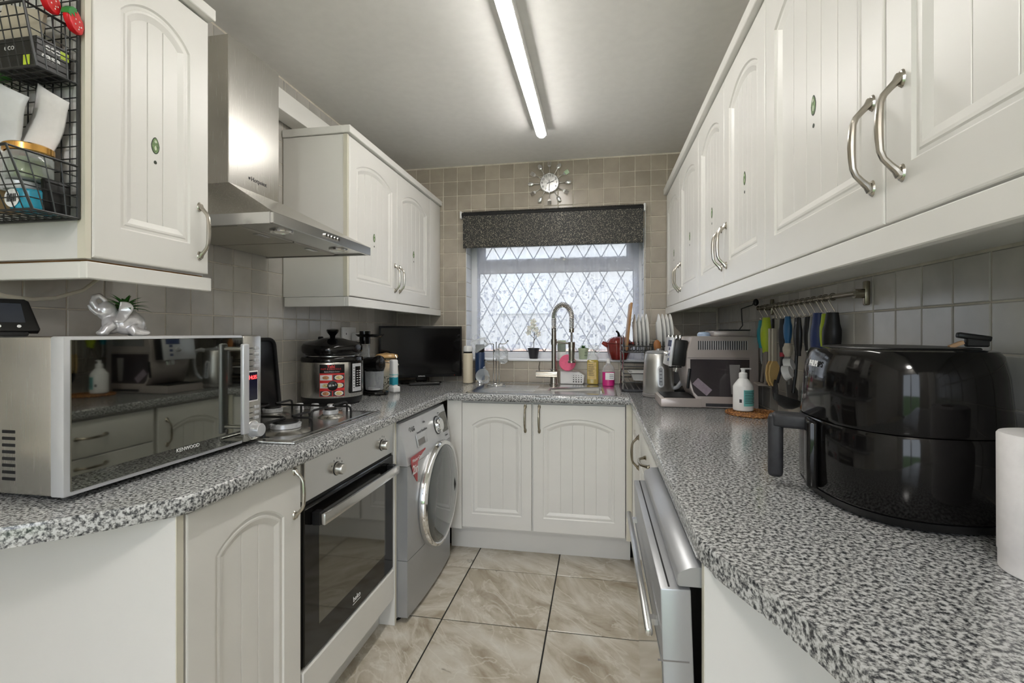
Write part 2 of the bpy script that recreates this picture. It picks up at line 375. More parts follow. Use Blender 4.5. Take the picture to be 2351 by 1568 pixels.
tiles(wall_left, 'wall_tile', ML, 1.16, 1.98, 1.40, CZ-.008, 1.86, 1.30, .1, .1, .0032, .0025, MAT['wall_tile_grey'])
tiles(wall_left, 'wall_tile', ML, 1.98, BY-.006, 2.17, CZ-.008, 1.86, 1.30, .1, .1, .0032, .0025, MAT['wall_tile_grey'])
tiles(wall_right, 'wall_tile', MR, -(BY-.006), -.05, .90, 1.394, -1.271, 1.295, .1, .1, .0032, .0025, MAT['wall_tile_grey'])
# window reveal tiles
tiles(wall_back, 'wall_tile', T(WX0, 0, 0) @ RZ(PI/2) @ RX(PI/2), BY+.004, BY+.14, 1.06, 1.92, BY+.104, 1.089, .1, .1, .003, .004, MAT['wall_tile_white'])
tiles(wall_back, 'wall_tile', T(WX1, 0, 0) @ RZ(-PI/2) @ RX(PI/2), -(BY+.14), -(BY+.004), 1.06, 1.92, -(BY+.104), 1.089, .1, .1, .003, .004, MAT['wall_tile_white'])
tiles(floor, 'floor_tile', T(0, 0, -.004), LX, RXW, NY, BY-.5, -.2115, 1.9855, .455, .458, .006, .004, MAT['floor_tile'])
# ------------------------------------------------------------------ window over the sink
g = G(); fy0, fy1 = BY+.14, BY+.20
g.box(WX0, WX0+.055, fy0, fy1, WZ0, WZ1, .004); g.box(WX1-.055, WX1, fy0, fy1, WZ0, WZ1, .004)
g.box(WX0+.055, WX1-.055, fy0, fy1, WZ0, WZ0+.055, .004); g.box(WX0+.055, WX1-.055, fy0, fy1, WZ1-.045, WZ1, .004)
g.box(WX0+.055, WX1-.055, fy0-.004, fy1, 1.665, 1.715, .004)
win = struct(g.out('window_1', MAT['pvc']))
g = G(); sx0, sx1, sz0, sz1 = WX0+.057, WX1-.057, 1.717, WZ1-.047                     # top opening vent
for q in ((sx0, sx0+.04, sz0, sz1), (sx1-.04, sx1, sz0, sz1), (sx0+.04, sx1-.04, sz0, sz0+.04), (sx0+.04, sx1-.04, sz1-.03, sz1)): g.box(q[0], q[1], fy0-.012, fy1-.01, q[2], q[3], .004)
vent = g.out('vent_sash', MAT['pvc'], win)
panes = [(sx0+.04, sx1-.04, sz0+.04, sz1-.03), (WX0+.055, WX1-.055, WZ0+.055, 1.665)]
def lattice(x0, x1, z0, z1, y):
    g = G(); dx, dz = .118, .205; wv = .0042
    n = int((x1-x0)/dx)+int((z1-z0)/dz)+4
    for sgn in (1, -1):
        for k in range(-n, n*2):
            pts = []
            xa = x0+k*dx; m = sgn*dz/dx
            # line z = z0 + m (x - xa); clip to the rectangle
            for t in (x0, x1):
                zz = z0+m*(t-xa)
                if z0-1e-9 <= zz <= z1+1e-9: pts.append((t, zz))
            for t in (z0, z1):
                xx = xa+(t-z0)/m
                if x0-1e-9 <= xx <= x1+1e-9: pts.append((xx, t))
            if len(pts) >= 2:
                p, q = min(pts), max(pts)
                if math.dist(p, q) > .02: g.tube([(p[0], y, p[1]), (q[0], y, q[1])], wv, 4)
    for z in (z0+.003, z1-.003): g.tube([(x0, y, z), (x1, y, z)], wv, 4)
    for x in (x0+.003, x1-.003): g.tube([(x, y, z0), (x, y, z1)], wv, 4)
    return g
for i, (x0, x1, z0, z1) in enumerate(panes):
    G().box(x0, x1, BY+.166, BY+.172, z0, z1).out('glass_pane', MAT['window_glass'], win)
    lattice(x0, x1, z0, z1, BY+.163).out('lead_lattice', MAT['lead'], win)
G().box(WX0, WX1, BY-.012, BY+.14, WZ0-.0, WZ0+.014, .004).out('window_sill', MAT['pvc'], win)
g = G(); g.box(-.30, -.20, fy0-.030, fy0-.012, 1.735, 1.752, .004); g.box(-.262, -.238, fy0-.02, fy0-.010, 1.725, 1.765, .004)
g.out('vent_handle', MAT['white_plastic'], vent)
# ------------------------------------------------------------------ outside
mat('render_wall', (0.62, 0.60, 0.58), 0.9); vary(MAT['render_wall'], 3, 0.06)
mat('brick', (0.46, 0.31, 0.26), 0.9); vary(MAT['brick'], 12, 0.3)
mat('roof', (0.30, 0.27, 0.27), 0.8); vary(MAT['roof'], 8, 0.2)
mat('grass', (0.12, 0.20, 0.07), 0.9); vary(MAT['grass'], 20, 0.4)
lawn = struct(G().box(-12, 12, BY+.3, 30, -.35, -.25).out('ground', MAT['grass']))
lawn2 = struct(G().box(-12, 12, -25, NY-.15, -.35, -.25).out('ground_rear', MAT['grass']))
t = thing('house', 'rendered neighbouring house with pitched roof seen through the lace curtain', 'building', (2.0, 11.5, -.25))
G().box(-3.2, 6, 9, 13, -.25, 3.6).out('walls', MAT['render_wall'], t)
G().prism([(8.7, 3.6), (11.0, 5.2), (13.3, 3.6)], -3.4, 6.2, Matrix(((0,0,1,0),(1,0,0,0),(0,1,0,0),(0,0,0,1))), 0).out('roof', MAT['roof'], t)
for x in (-1.9, .9, 3.2): G().box(x, x+1.0, 8.95, 9.02, 1.6, 2.7).out('window', MAT['silver_light'], t)
fence = tag(G().box(-8, 8, 6.4, 6.5, -.25, 1.02).out('garden_wall', MAT['brick']), 'red brick garden wall beyond the sink window', 'wall')
# ------------------------------------------------------------------ lace curtain
def lace():
    m = bpy.data.materials.new('lace'); m.use_nodes = True; n = m.node_tree.nodes; l = m.node_tree.links; p = n['Principled BSDF']; o = n['Material Output']
    tc = n.new('ShaderNodeTexCoord'); sp = n.new('ShaderNodeSeparateXYZ'); l.new(tc.outputs['UV'], sp.inputs[0])
    def math_(op, a=None, b=None, c=None):
        q = n.new('ShaderNodeMath'); q.operation = op
        for i, v in enumerate((a, b, c)):
            if v is None: continue
            if isinstance(v, (int, float)): q.inputs[i].default_value = v
            else: l.new(v, q.inputs[i])
        return q.outputs[0]
    def ramp(v, stops):
        r = n.new('ShaderNodeValToRGB'); e = r.color_ramp.elements
        e[0].position, e[1].position = stops[0][0], stops[-1][0]; e[0].color = (*[stops[0][1]]*3, 1); e[1].color = (*[stops[-1][1]]*3, 1)
        for a, b in stops[1:-1]: k = e.new(a); k.color = (b, b, b, 1)
        l.new(v, r.inputs[0]); return r.outputs[0]
    vo = n.new('ShaderNodeTexVoronoi'); vo.inputs['Scale'].default_value = 20; vo.inputs['Randomness'].default_value = 0.75; l.new(tc.outputs['UV'], vo.inputs['Vector'])
    # petals: angle about each cell centre
    sb = n.new('ShaderNodeVectorMath'); sb.operation = 'SUBTRACT'; l.new(tc.outputs['UV'], sb.inputs[0]); l.new(vo.outputs['Position'], sb.inputs[1])
    s2 = n.new('ShaderNodeSeparateXYZ'); l.new(sb.outputs[0], s2.inputs[0])
    an = math_('ARCTAN2', s2.outputs[1], s2.outputs[0]); pet = math_('COSINE', math_('MULTIPLY', an, 5.0))
    dist = math_('ADD', vo.outputs['Distance'], math_('MULTIPLY', pet, 0.06))
    flower = ramp(dist, [(0.0, .15), (.06, .15), (.09, 1), (.20, .9), (.24, 1), (.27, 0), (1, 0)])
    nz = n.new('ShaderNodeTexNoise'); nz.inputs['Scale'].default_value = 12; nz.inputs['Detail'].default_value = 1; nz.inputs['Distortion'].default_value = 2.2; l.new(tc.outputs['UV'], nz.inputs['Vector'])
    vine = ramp(math_('ABSOLUTE', math_('SUBTRACT', nz.outputs['Fac'], .5)), [(0, 1), (.011, 1), (.019, 0), (1, 0)])
    v2 = n.new('ShaderNodeTexVoronoi'); v2.inputs['Scale'].default_value = 34; l.new(tc.outputs['UV'], v2.inputs['Vector'])
    leaf = ramp(v2.outputs['Distance'], [(0, 1), (.2, 1), (.26, 0), (1, 0)]); lm = ramp(nz.outputs['Fac'], [(0, 0), (.56, 0), (.6, 1), (1, 1)])
    pat = math_('MAXIMUM', math_('MAXIMUM', flower, vine), math_('MULTIPLY', leaf, lm))
    zone = ramp(math_('MULTIPLY', sp.outputs[1], 1.0), [(0, 1), (.50, 1), (.56, .12), (.9, .12), (1, .12)])    # plain net near the top
    net = n.new('ShaderNodeTexNoise'); net.inputs['Scale'].default_value = 500; l.new(tc.outputs['UV'], net.inputs['Vector'])
    al = math_('ADD', math_('MULTIPLY', math_('MULTIPLY', pat, zone), .30), .66)
    hem = ramp(sp.outputs[1], [(0, 1), (.012, 1), (.016, 0), (1, 0)])
    al = math_('MINIMUM', math_('MAXIMUM', al, math_('MULTIPLY', hem, .9)), .95)
    df = n.new('ShaderNodeBsdfDiffuse'); df.inputs[0].default_value = (.80, .82, .88, 1)
    tl = n.new('ShaderNodeBsdfTranslucent'); cm = n.new('ShaderNodeMixRGB'); cm.inputs[1].default_value = (.84, .87, .97, 1); cm.inputs[2].default_value = (.62, .66, .80, 1); l.new(math_('MULTIPLY', pat, zone), cm.inputs[0]); l.new(cm.outputs[0], tl.inputs[0])
    m1 = n.new('ShaderNodeMixShader'); m1.inputs[0].default_value = .72; l.new(df.outputs[0], m1.inputs[1]); l.new(tl.outputs[0], m1.inputs[2])
    tr = n.new('ShaderNodeBsdfTransparent'); m2 = n.new('ShaderNodeMixShader'); l.new(al, m2.inputs[0]); l.new(tr.outputs[0], m2.inputs[1]); l.new(m1.outputs[0], m2.inputs[2])
    l.new(m2.outputs[0], o.inputs[0]); n.remove(p); MAT['lace'] = m
lace()
cx0, cx1, cz1 = WX0+.045, WX1-.02, 1.90
nu, nv = 261, 34; vs = []; uv = []
for j in range(nv):
    for i in range(nu):
        u = i/(nu-1); v = j/(nv-1); x = cx0+(cx1-cx0)*u
        zb = 1.118+.020*abs(math.sin(u*PI*7.0))**.7*-1+.012
        z = zb+(cz1-zb)*v
        ph = u*96+2.2*math.sin(u*9)+1.3*math.sin(u*23+1)
        a = (.010+.006*math.sin(u*17+2))*(1-.25*v)
        vs.append((x+.004*math.sin(ph*.5+v*2), BY+.108+a*math.sin(ph+.25*math.sin(v*4)), z)); uv.append((u*1.16*1.0, (z-1.09)/.9*.9))
fs = [(j*nu+i, j*nu+i+1, (j+1)*nu+i+1, (j+1)*nu+i) for j in range(nv-1) for i in range(nu-1)]
me = bpy.data.meshes.new('net_curtain'); me.from_pydata(vs, [], fs); me.materials.append(MAT['lace'])
ul = me.uv_layers.new(name='UV')
for lp in me.loops: ul.data[lp.index].uv = uv[lp.vertex_index]
for p_ in me.polygons: p_.use_smooth = True
t = thing('net_curtain', 'white floral lace net curtain with scalloped hem across the sink window', 'curtain', (-.31, BY+.09, 1.1))
link('lace_panel', me, t)
G().tube([(WX0+.005, BY+.108, cz1-.004), (WX1-.005, BY+.108, cz1-.004)], .003, 6).out('curtain_wire', MAT['white_plastic'], t)
# ------------------------------------------------------------------ roller blind
def glitter():
    m = mat('glitter', (.022, .022, .021), .55); n, l, p = nodes(m); tc = n.new('ShaderNodeTexCoord')
    v = n.new('ShaderNodeTexVoronoi'); v.inputs['Scale'].default_value = 430; l.new(tc.outputs['Object'], v.inputs['Vector'])
    r = n.new('ShaderNodeValToRGB'); e = r.color_ramp.elements; e[0].position = .90; e[0].color = (0,0,0,1); e[1].position = .94; e[1].color = (1,1,1,1)
    sp = n.new('ShaderNodeSeparateColor'); l.new(v.outputs['Color'], sp.inputs[0]); l.new(sp.outputs[0], r.inputs[0])
    nz = n.new('ShaderNodeTexNoise'); nz.inputs['Scale'].default_value = 5; l.new(tc.outputs['Object'], nz.inputs['Vector'])
    mx = n.new('ShaderNodeMixRGB'); mx.inputs['Color1'].default_value = (.02, .02, .019, 1); mx.inputs['Color2'].default_value = (.55, .50, .38, 1)
    l.new(r.outputs[0], mx.inputs['Fac']); l.new(mx.outputs[0], p.inputs['Base Color'])
    mr = n.new('ShaderNodeMapRange'); mr.inputs['To Min'].default_value = .55; mr.inputs['To Max'].default_value = .25; l.new(r.outputs[0], mr.inputs[0]); l.new(mr.outputs[0], p.inputs['Roughness'])
glitter()
t = thing('roller_blind', 'black glitter roller blind half lowered over the sink window', 'blind', (-.31, BY-.03, 1.815))
g = G()
def bl(u, v):
    z = 1.815+(2.068-1.815)*v; y = BY-.040
    if v > .93: y += .016*((v-.93)/.07)**2
    return (-.915+1.198*u, y, z)
g.surf(bl, 2, 24); g.surf(lambda u, v: (lambda p: (p[0], p[1]+.0015, p[2]))(bl(1-u, v)), 2, 24)
g.out('fabric', MAT['glitter'], t)
G().box(-.915, .283, BY-.046, BY-.036, 1.815, 1.832, .004).out('bottom_bar', MAT['glitter'], t)
G().cyl((-.925, BY-.026, 2.045), (.293, BY-.026, 2.045), .017, n=20).out('roller', MAT['black_matte'], t)
for x in (-.938, .286): G().box(x, x+.014, BY-.046, BY-.006, 2.020, 2.070, .006, 3).out('bracket', MAT['white_plastic'], t)
g = G()
for k in range(90):
    for dy in (0, .012): g.ell((.296, BY-.030-dy, 2.03-.0085*k), .0026, nu=6, nv=4)
g.out('bead_chain', MAT['white_plastic'], t)
# ------------------------------------------------------------------ cabinet door with arched tongue-and-groove panel
def door_mesh(w, h, arch=True, planks=5, th=.018, mx=.062, mb=.075, mt=.075, rise=None):
    g = G(); rise = (.05 if rise is None else rise) if arch else 0.0
    NB, NS, NT = 2, 3, 18
    def loop(t, y):
        a, b, c = mx+t, w-mx-t, mb+t; half0 = (w-2*mx)/2; cx = w/2; pts = []
        top0 = h-mt                                     # crown of the arch
        if arch:
            R = (half0**2+rise**2)/(2*rise); zc = top0-R; r = R-t; half = half0-t
            zs = lambda x: zc+math.sqrt(max(0, r*r-(x-cx)**2))
        else: zs = lambda x: top0-t
        for i in range(NB): pts.append((a+(b-a)*i/NB, y, c))
        for i in range(NS): pts.append((b, y, c+(zs(b)-c)*i/NS))
        for i in range(NT): x = b+(a-b)*i/NT; pts.append((x, y, zs(x)))
        for i in range(NS): pts.append((a, y, zs(a)+(c-zs(a))*i/NS))
        return pts, zs, a, b, c
    base, zs0, a, b, c = loop(0, 0)
    def outer(y, e):
        pts = []
        for i in range(NB): pts.append((e+(w-2*e)*i/NB, y, e))
        for i in range(NS): pts.append((w-e, y, e+(h-2*e)*i/NS))
        for i in range(NT): pts.append((w-e+(2*e-w)*i/NT, y, h-e))
        for i in range(NS): pts.append((e, y, h-e+(2*e-h)*i/NS))
        return pts
    loops = [outer(th, 0), outer(.003, 0), outer(.0008, .0012), outer(0, .004), base]
    for t, y in ((.004, .0045), (.010, .0045), (.013, .0028), (.018, .0030), (.032, .0085)): loops.append(loop(t, y)[0])
    n = len(base); vs = [p for L in loops for p in L]; fs = []
    for k in range(len(loops)-1):
        for i in range(n):
            j = (i+1) % n; fs.append((k*n+i, k*n+j, (k+1)*n+j, (k+1)*n+i))
    fs.append(tuple(range(n)))
    g.add(vs, fs)
    _, zs, a, b, c = loop(.032, .0085); y0 = .0085; cols = []
    for k in range(planks):
        xa, xb = a+(b-a)*k/planks, a+(b-a)*(k+1)/planks
        ins0 = .0016 if k else 0; ins1 = .0016 if k < planks-1 else 0
        for i in range(5): cols.append((xa+ins0+(xb-ins1-xa-ins0)*i/4, y0))
        if k < planks-1: cols.append((xb, y0+.003))
    vs = []
    for x, y in cols: vs += [(x, y, c), (x, y, zs(x))]
    g.add(vs, [(2*i, 2*i+2, 2*i+3, 2*i+1) for i in range(len(cols)-1)])
    return g
def handle(par, x, z, L=.14, horiz=False, m='nickel', out_=.030):
    prof = [(.5, 0, .0075), (.5, .004, .0072), (.455, .008, .0058), (.40, .016, .0050), (.33, .025, .0048), (.25, .0295, .0050), (.12, .031, .0056), (0, .0315, .0060)]
    prof = prof+[(-a, b, r) for a, b, r in prof[-2::-1]]
    g = G(); g.tube([(0, -o*out_/.0315, s*L) for s, o, r in prof], [r for _, _, r in prof], 10)
    for s in (.5, -.5):
        k = 1 if s > 0 else -1
        g.lathe([(0, .0), (.010, .0), (.0085, .003), (0, .005)], 14, T(0, 0, s*L-k*.002) @ RX(PI/2), 0.85, 1.35)
    M = T(x, 0, z) @ (RY(PI/2) if horiz else I4)
    return g.out('handle', MAT[m], par, M)
mat('sticker_green', (.16, .26, .10), .5); vary(MAT['sticker_green'], 120, .5)
mat('sticker_dark', (.02, .035, .02), .5); vary(MAT['sticker_dark'], 60, .3)
mat('sticker_pale', (.55, .62, .45), .5); vary(MAT['sticker_pale'], 60, .2)
def sticker(par, x, z, y=.0085):
    def oval(w, h, n=22): return [(w*math.cos(2*PI*i/n)*(1-.25*max(0, math.sin(2*PI*i/n))), h*math.sin(2*PI*i/n)) for i in range(n)]
    M = T(x, y, z) @ RX(PI/2)
    s = G().prism(oval(.0115, .021), 0, .0006, M).out('sticker', MAT['sticker_dark'], par, I4)
    G().prism(oval(.0095, .0185), .0006, .0009, M).prism(oval(.0050, .0050), .0009, .0012, M @ T(0, .010, 0)).out('sticker_print', MAT['sticker_green'], par, I4)
    G().prism(oval(.0036, .0036), .0012, .0014, M @ T(0, .010, 0)).prism(oval(.003, .006), .0009, .0012, M @ T(0, -.006, 0)).out('sticker_face', MAT['sticker_pale'], par, I4)
    G().prism(oval(.0042, .0046), 0, .0006, T(x, y, z-.042) @ RX(PI/2)).out('sticker_dot', MAT['sticker_dark'], par, I4)
def add_door(par, M, w, h, hx=None, hz=None, planks=5, stick=None, hm='nickel', L=.14, **k):
    """M in world space: local x = width, z = up, -y = out"""
    o = door_mesh(w, h, planks=planks, **k).out('door', MAT['white'], par, T(*(-par.location)) @ M, 13)
    if hx is not None: handle(o, hx, hz, L, m=hm)
    if stick: sticker(o, *stick)
    return o
FPX = lambda x, y, z: T(x, y, z) @ RZ(PI/2)      # door facing +x, width towards +y
FNX = lambda x, y, z: T(x, y, z) @ RZ(-PI/2)     # door facing -x, width towards -y
# ------------------------------------------------------------------ wall cabinets, left
UZ0, UZ1 = 1.398, 2.118
t = thing('wall_cabinet', 'white single-door wall cabinet left of the steel cooker hood', 'cabinet', (-1.25, 1.03, 1.398))
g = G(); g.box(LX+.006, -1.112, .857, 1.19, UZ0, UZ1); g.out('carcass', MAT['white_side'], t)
G().box(LX+.006, -1.114, .876, 1.188, UZ0-.006, UZ0).out('base_board', MAT['wood_raw'], t)
G().box(-1.112, -1.092, .855, .868, UZ0, UZ1).out('edge_strip', MAT['cream'], t)
add_door(t, FPX(-1.090, .870, UZ0+.004), .316, UZ1-UZ0-.008, .285, .115, 3, (.158, .305))
t = thing('wall_cabinet', 'white double-door wall cabinet between cooker hood and sink window', 'cabinet', (-1.25, 2.45, 1.398))
g = G(); g.box(LX+.006, -1.112, 1.957, BY-.006, UZ0, UZ1); g.out('carcass', MAT['white'], t)
G().box(-1.112, -1.093, 1.955, 1.968, UZ0, UZ1).out('edge_strip', MAT['cream'], t)
add_door(t, FPX(-1.090, 1.970, UZ0+.004), .510, UZ1-UZ0-.008, .482, .13, 5, (.255, .305))
add_door(t, FPX(-1.090, 2.484, UZ0+.004), .516, UZ1-UZ0-.008, .028, .13, 5, (.258, .305))
G().box(-1.112, -1.090, 3.004, BY-.006, UZ0, UZ1-.002, .001).out('filler_panel', MAT['white'], t)
# ------------------------------------------------------------------ wall cabinets, right
seams = [BY-.010, 2.703, 2.210, 1.773, 1.353, .822, .300]
stk = [True, True, True, True, True, False]
RL = ['white double-door wall cabinet on the right, nearest the window', 'middle white double-door wall cabinet in the right-hand row', 'nearest white double-door wall cabinet in the right-hand row']
for k in range(3):
    ya, ym, yb = seams[2*k], seams[2*k+1], seams[2*k+2]
    t = thing('wall_cabinet', RL[k], 'cabinet', (.58, ym, 1.398))
    G().box(.452, RXW-.006, yb+.001, ya-.001, UZ0, UZ1).out('carcass', MAT['white'], t)
    w1, w2 = ya-ym-.004, ym-yb-.004
    np_ = 5
    add_door(t, FNX(.430, ya-.002, UZ0+.004), w1, UZ1-UZ0-.008, w1-.030, .132, np_, (w1/2, .305) if stk[2*k] else None)
    add_door(t, FNX(.430, ym-.002, UZ0+.004), w2, UZ1-UZ0-.008, .042 if k == 2 else .030, .132, np_, (w2/2, .305) if stk[2*k+1] else None)
# pelmets and cornices
def trim(name, label, x0, x1, y0, y1, z0, z1, cat):
    return tag(G().box(x0, x1, y0, y1, z0, z1, .002, 1).out(name, MAT['white']), label, cat)
trim('cornice', 'white cornice strip on top of right-hand wall cabinets', .412, .455, .30, BY-.006, UZ1+.002, 2.158, 'trim')
trim('light_pelmet', 'white pelmet strip under the right-hand wall cabinets', .424, .444, .30, BY-.006, 1.354, UZ0-.002, 'trim')
g = G(); g.box(-1.105, -1.085, .853, 1.192, 1.354, UZ0-.007, .002, 1); g.box(LX+.006, -1.105, .853, .873, 1.354, UZ0-.007, .002, 1)
tag(g.out('light_pelmet', MAT['white']), 'white pelmet under the single wall cabinet above microwave', 'trim')
g = G(); g.box(-1.112, -1.070, .845, 1.192, UZ1+.002, 2.152, .002, 1); g.box(LX+.006, -1.112, .845, .868, UZ1+.002, 2.152, .002, 1)
tag(g.out('cornice', MAT['white']), 'white cornice on top of the single wall cabinet', 'trim')
g = G(); g.box(-1.105, -1.085, 1.955, BY-.006, 1.354, UZ0-.002, .002, 1); g.box(LX+.012, -1.105, 1.955, 1.975, 1.354, UZ0-.002, .002, 1)
tag(g.out('light_pelmet', MAT['white']), 'white pelmet under the double wall cabinet beside cooker hood', 'trim')
g = G(); g.box(-1.112, -1.076, 1.948, BY-.006, UZ1+.003, 2.154, .002, 1); g.box(LX+.006, -1.112, 1.948, 1.972, UZ1+.003, 2.154, .002, 1); g.box(LX+.006, -1.112, 1.972, BY-.006, UZ1+.003, UZ1+.008)
tag(g.out('cornice', MAT['white']), 'white cornice on top of the double wall cabinet beside cooker hood', 'trim')
tag(G().box(LX+.008, -1.325, 1.688, BY-.007, 2.185, 2.275, .004).out('duct_boxing', MAT['white']), 'white boxed extractor duct along the wall behind hood', 'duct')
# ------------------------------------------------------------------ cooker hood
t = thing('cooker_hood', 'stainless steel chimney cooker hood above the gas hob', 'cooker hood', (-1.2, 1.55, 1.555))
hy0, hy1, hx, hz = 1.248, 1.852, -.930, 1.556
G().box(LX+.007, -1.228, 1.420, 1.680, 1.735, 2.246, .002, 1).out('chimney', MAT['steel'], t)
g = G(); A = [(LX+.007, hy0, hz+.032), (hx, hy0, hz+.032), (hx, hy1, hz+.032), (LX+.007, hy1, hz+.032)]
B_ = [(LX+.007, 1.415, 1.742), (-1.222, 1.415, 1.742), (-1.222, 1.685, 1.742), (LX+.007, 1.685, 1.742)]
g.add(A+B_, [(0,1,5,4), (1,2,6,5), (2,3,7,6), (4,5,6,7)], smooth=False); g.out('canopy', MAT['steel'], t)
g = G(); e = .012
g.box(hx-e, hx, hy0, hy1, hz, hz+.033, .0015, 1); g.box(LX+.007, hx-e, hy0, hy0+e, hz, hz+.033); g.box(LX+.007, hx-e, hy1-e, hy1, hz, hz+.033)
g.out('rim', MAT['steel_h'], t)
u = G().box(LX+.007, hx-e, hy0+e, hy1-e, hz+.006, hz+.012).out('underside_panel', MAT['steel_h'], t)
mat('mesh_filter', (.40, .38, .34), .45, .8)
def filt():
    n, l, p = nodes(MAT['mesh_filter']); tc = n.new('ShaderNodeTexCoord'); v = n.new('ShaderNodeTexVoronoi'); v.inputs['Scale'].default_value = 180; v.inputs['Randomness'].default_value = 0
    l.new(tc.outputs['Object'], v.inputs['Vector']); r = n.new('ShaderNodeValToRGB'); r.color_ramp.elements[0].color = (.12, .11, .10, 1); r.color_ramp.elements[1].color = (.5, .48, .42, 1); r.color_ramp.elements[1].position = .45
    l.new(v.outputs['Distance'], r.inputs[0]); l.new(r.outputs[0], p.inputs['Base Color'])
filt()
for ya, yb in ((hy0+.03, 1.545), (1.555, hy1-.03)):
    f = G().box(LX+.03, -1.075, ya, yb, hz+.002, hz+.007, .001, 1).out('grease_filter', MAT['mesh_filter'], t)
    G().box(-1.105, -1.085, (ya+yb)/2-.03, (ya+yb)/2+.03, hz-.001, hz+.002, .001, 1).out('filter_latch', MAT['steel_h'], f)
mat('lamp_glass', (.9, .88, .8), .3); vary(MAT['lamp_glass'], 5, .03)
for y in (1.38, 1.72):
    q = G().lathe([(.024, .004), (.034, .004), (.036, 0), (.034, -.003), (.025, -.002), (.024, .004)], 28, T(-1.0, y, hz+.003)).out('lamp_ring', MAT['chrome'], t)
    G().lathe([(0, .002), (.024, .002)], 24, T(-1.0, y, hz+.0)).out('lamp_lens', MAT['lamp_glass'], t)
for k in range(5): G().cyl((hx, 1.515+.020*k, hz+.017), (hx+.006, 1.515+.020*k, hz+.017), .0062, n=14).out('push_button', MAT['chrome'], t)
G().box(-1.2285, -1.2272, 1.515, 1.523, 1.785, 1.793).out('logo_mark', MAT['dark_print'], t)
text('Hotpoint', .022, MAT['dark_print'], t, T(*(-t.location)) @ T(-1.2275, 1.568, 1.789) @ FACE_PX)
g = G()
for k in range(2):
    g.box(-1.345+k*.018, -1.338+k*.018, 1.4185, 1.4205, 2.13, 2.20)
g.out('vent_slot', MAT['white_plastic'], t)
# ------------------------------------------------------------------ ceiling tube light
mat('tube_glow', (.95, .95, .95), .4, 0, emit=(1.0, .97, .92), es=TUBE_STRENGTH)
nn, ll, pp = nodes(MAT['tube_glow']); tcx = nn.new('ShaderNodeTexCoord'); nz = nn.new('ShaderNodeTexNoise'); nz.inputs['Scale'].default_value = 2
ll.new(tcx.outputs['Object'], nz.inputs[0]); mrr = nn.new('ShaderNodeMapRange'); mrr.inputs['To Min'].default_value = TUBE_STRENGTH*.98; mrr.inputs['To Max'].default_value = TUBE_STRENGTH*1.02
ll.new(nz.outputs['Fac'], mrr.inputs[0]); ll.new(mrr.outputs[0], pp.inputs['Emission Strength'])
t = thing('ceiling_light', 'long white fluorescent tube fitting on the ceiling', 'ceiling light', (-.315, 1.80, 2.34))
g = G(); Y0, Y1, r = .92, 2.69, .0285
sec = [(r*math.cos(a), r*.95*math.sin(a)) for a in [PI*(1.11+.78*i/16) for i in range(17)]]
ys = [(Y0, .6), (Y0+.006, .9), (Y0+.02, 1), (Y1-.02, 1), (Y1-.006, .9), (Y1, .6)]
vs = []; m_ = len(sec)
for y, s_ in ys: vs += [(-.315+x*s_, y, 2.356+(z*s_ if z < 0 else z)) for x, z in sec]
fs = [(k*m_+i, k*m_+i+1, (k+1)*m_+i+1, (k+1)*m_+i) for k in range(len(ys)-1) for i in range(m_-1)]
fs += [tuple(range(m_)), tuple(range((len(ys)-1)*m_, len(ys)*m_))]
g.add(vs, fs); g.out('diffuser', MAT['tube_glow'], t)
G().box(-.315-.031, -.315+.031, Y0-.004, Y1+.004, 2.3480, CZ-.0005, .003, 1).out('light_shield_tray', MAT['white_plastic'], t)  # opaque tray sides shaped to keep direct tube glow off the ceiling

# unseen ceiling lamp, added behind the camera to light the kitchen
mat('globe_glow', (.95, .95, .95), .4, 0, emit=(1.0, .97, .93), es=24.0); nn, ll, pp = nodes(MAT['globe_glow'])
tcx = nn.new('ShaderNodeTexCoord'); nz = nn.new('ShaderNodeTexNoise'); ll.new(tcx.outputs['Object'], nz.inputs[0]); mrr = nn.new('ShaderNodeMapRange'); mrr.inputs['To Min'].default_value = 23.8; mrr.inputs['To Max'].default_value = 24.2
ll.new(nz.outputs['Fac'], mrr.inputs[0]); ll.new(mrr.outputs[0], pp.inputs['Emission Strength'])
t = thing('added_ceiling_lamp', 'round white ceiling lamp added out of view to light the kitchen from behind', 'ceiling light', (-.25, -1.10, 2.28))
G().lathe([(0, .0), (.08, .008), (.135, .035), (.15, .07), (.14, .095), (.06, .10)], 40).out('shade', MAT['globe_glow'], t, I4)
G().lathe([(0, .1145), (.07, .1145), (.07, .1005), (0, .1005)], 28).out('ceiling_rose', MAT['white_plastic'], t, I4)
# ------------------------------------------------------------------ worktops
def smooth_poly(pts): return pts
lp = [(LX+.006, BY-.006), (-.825, BY-.006), (-.825, .885), (-.829, .865), (-.842, .840), (-.886, .777), (-.950, .715), (-1.015, .657), (-1.10, .600), (-1.20, .556), (-1.30, .53), (LX+.006, .515)]
HOBH = (-1.375, -.905, 1.305, 1.86)
wl = G().prism(lp[::-1], .862, .90, None, .009, 3).out('worktop', MAT['granite'])
tag(wl, 'speckled grey granite-effect worktop along the left wall under the microwave', 'worktop')
rp_ = [(RXW-.006, BY-.006), (.16, BY-.006), (.16, .835), (.163, .812), (.175, .775), (.197, .723), (.228, .648), (.247, .59), (.257, .553), (.268, .50), (.285, .40), (.30, .28), (.31, .10), (.315, -.10), (RXW-.006, -.10)]
tag(G().prism(rp_, .862, .90, None, .009, 3).out('worktop', MAT['granite']), 'speckled grey granite-effect worktop along the right wall under the air fryer', 'worktop')
SX0, SX1, SY0, SY1 = -.735, .100, 2.578, 3.088
BX0, BX1, BYY0, BYY1 = -.290, .052, 2.610, 3.028           # bowl opening
g = G(); x0, x1 = -.8245, .1595
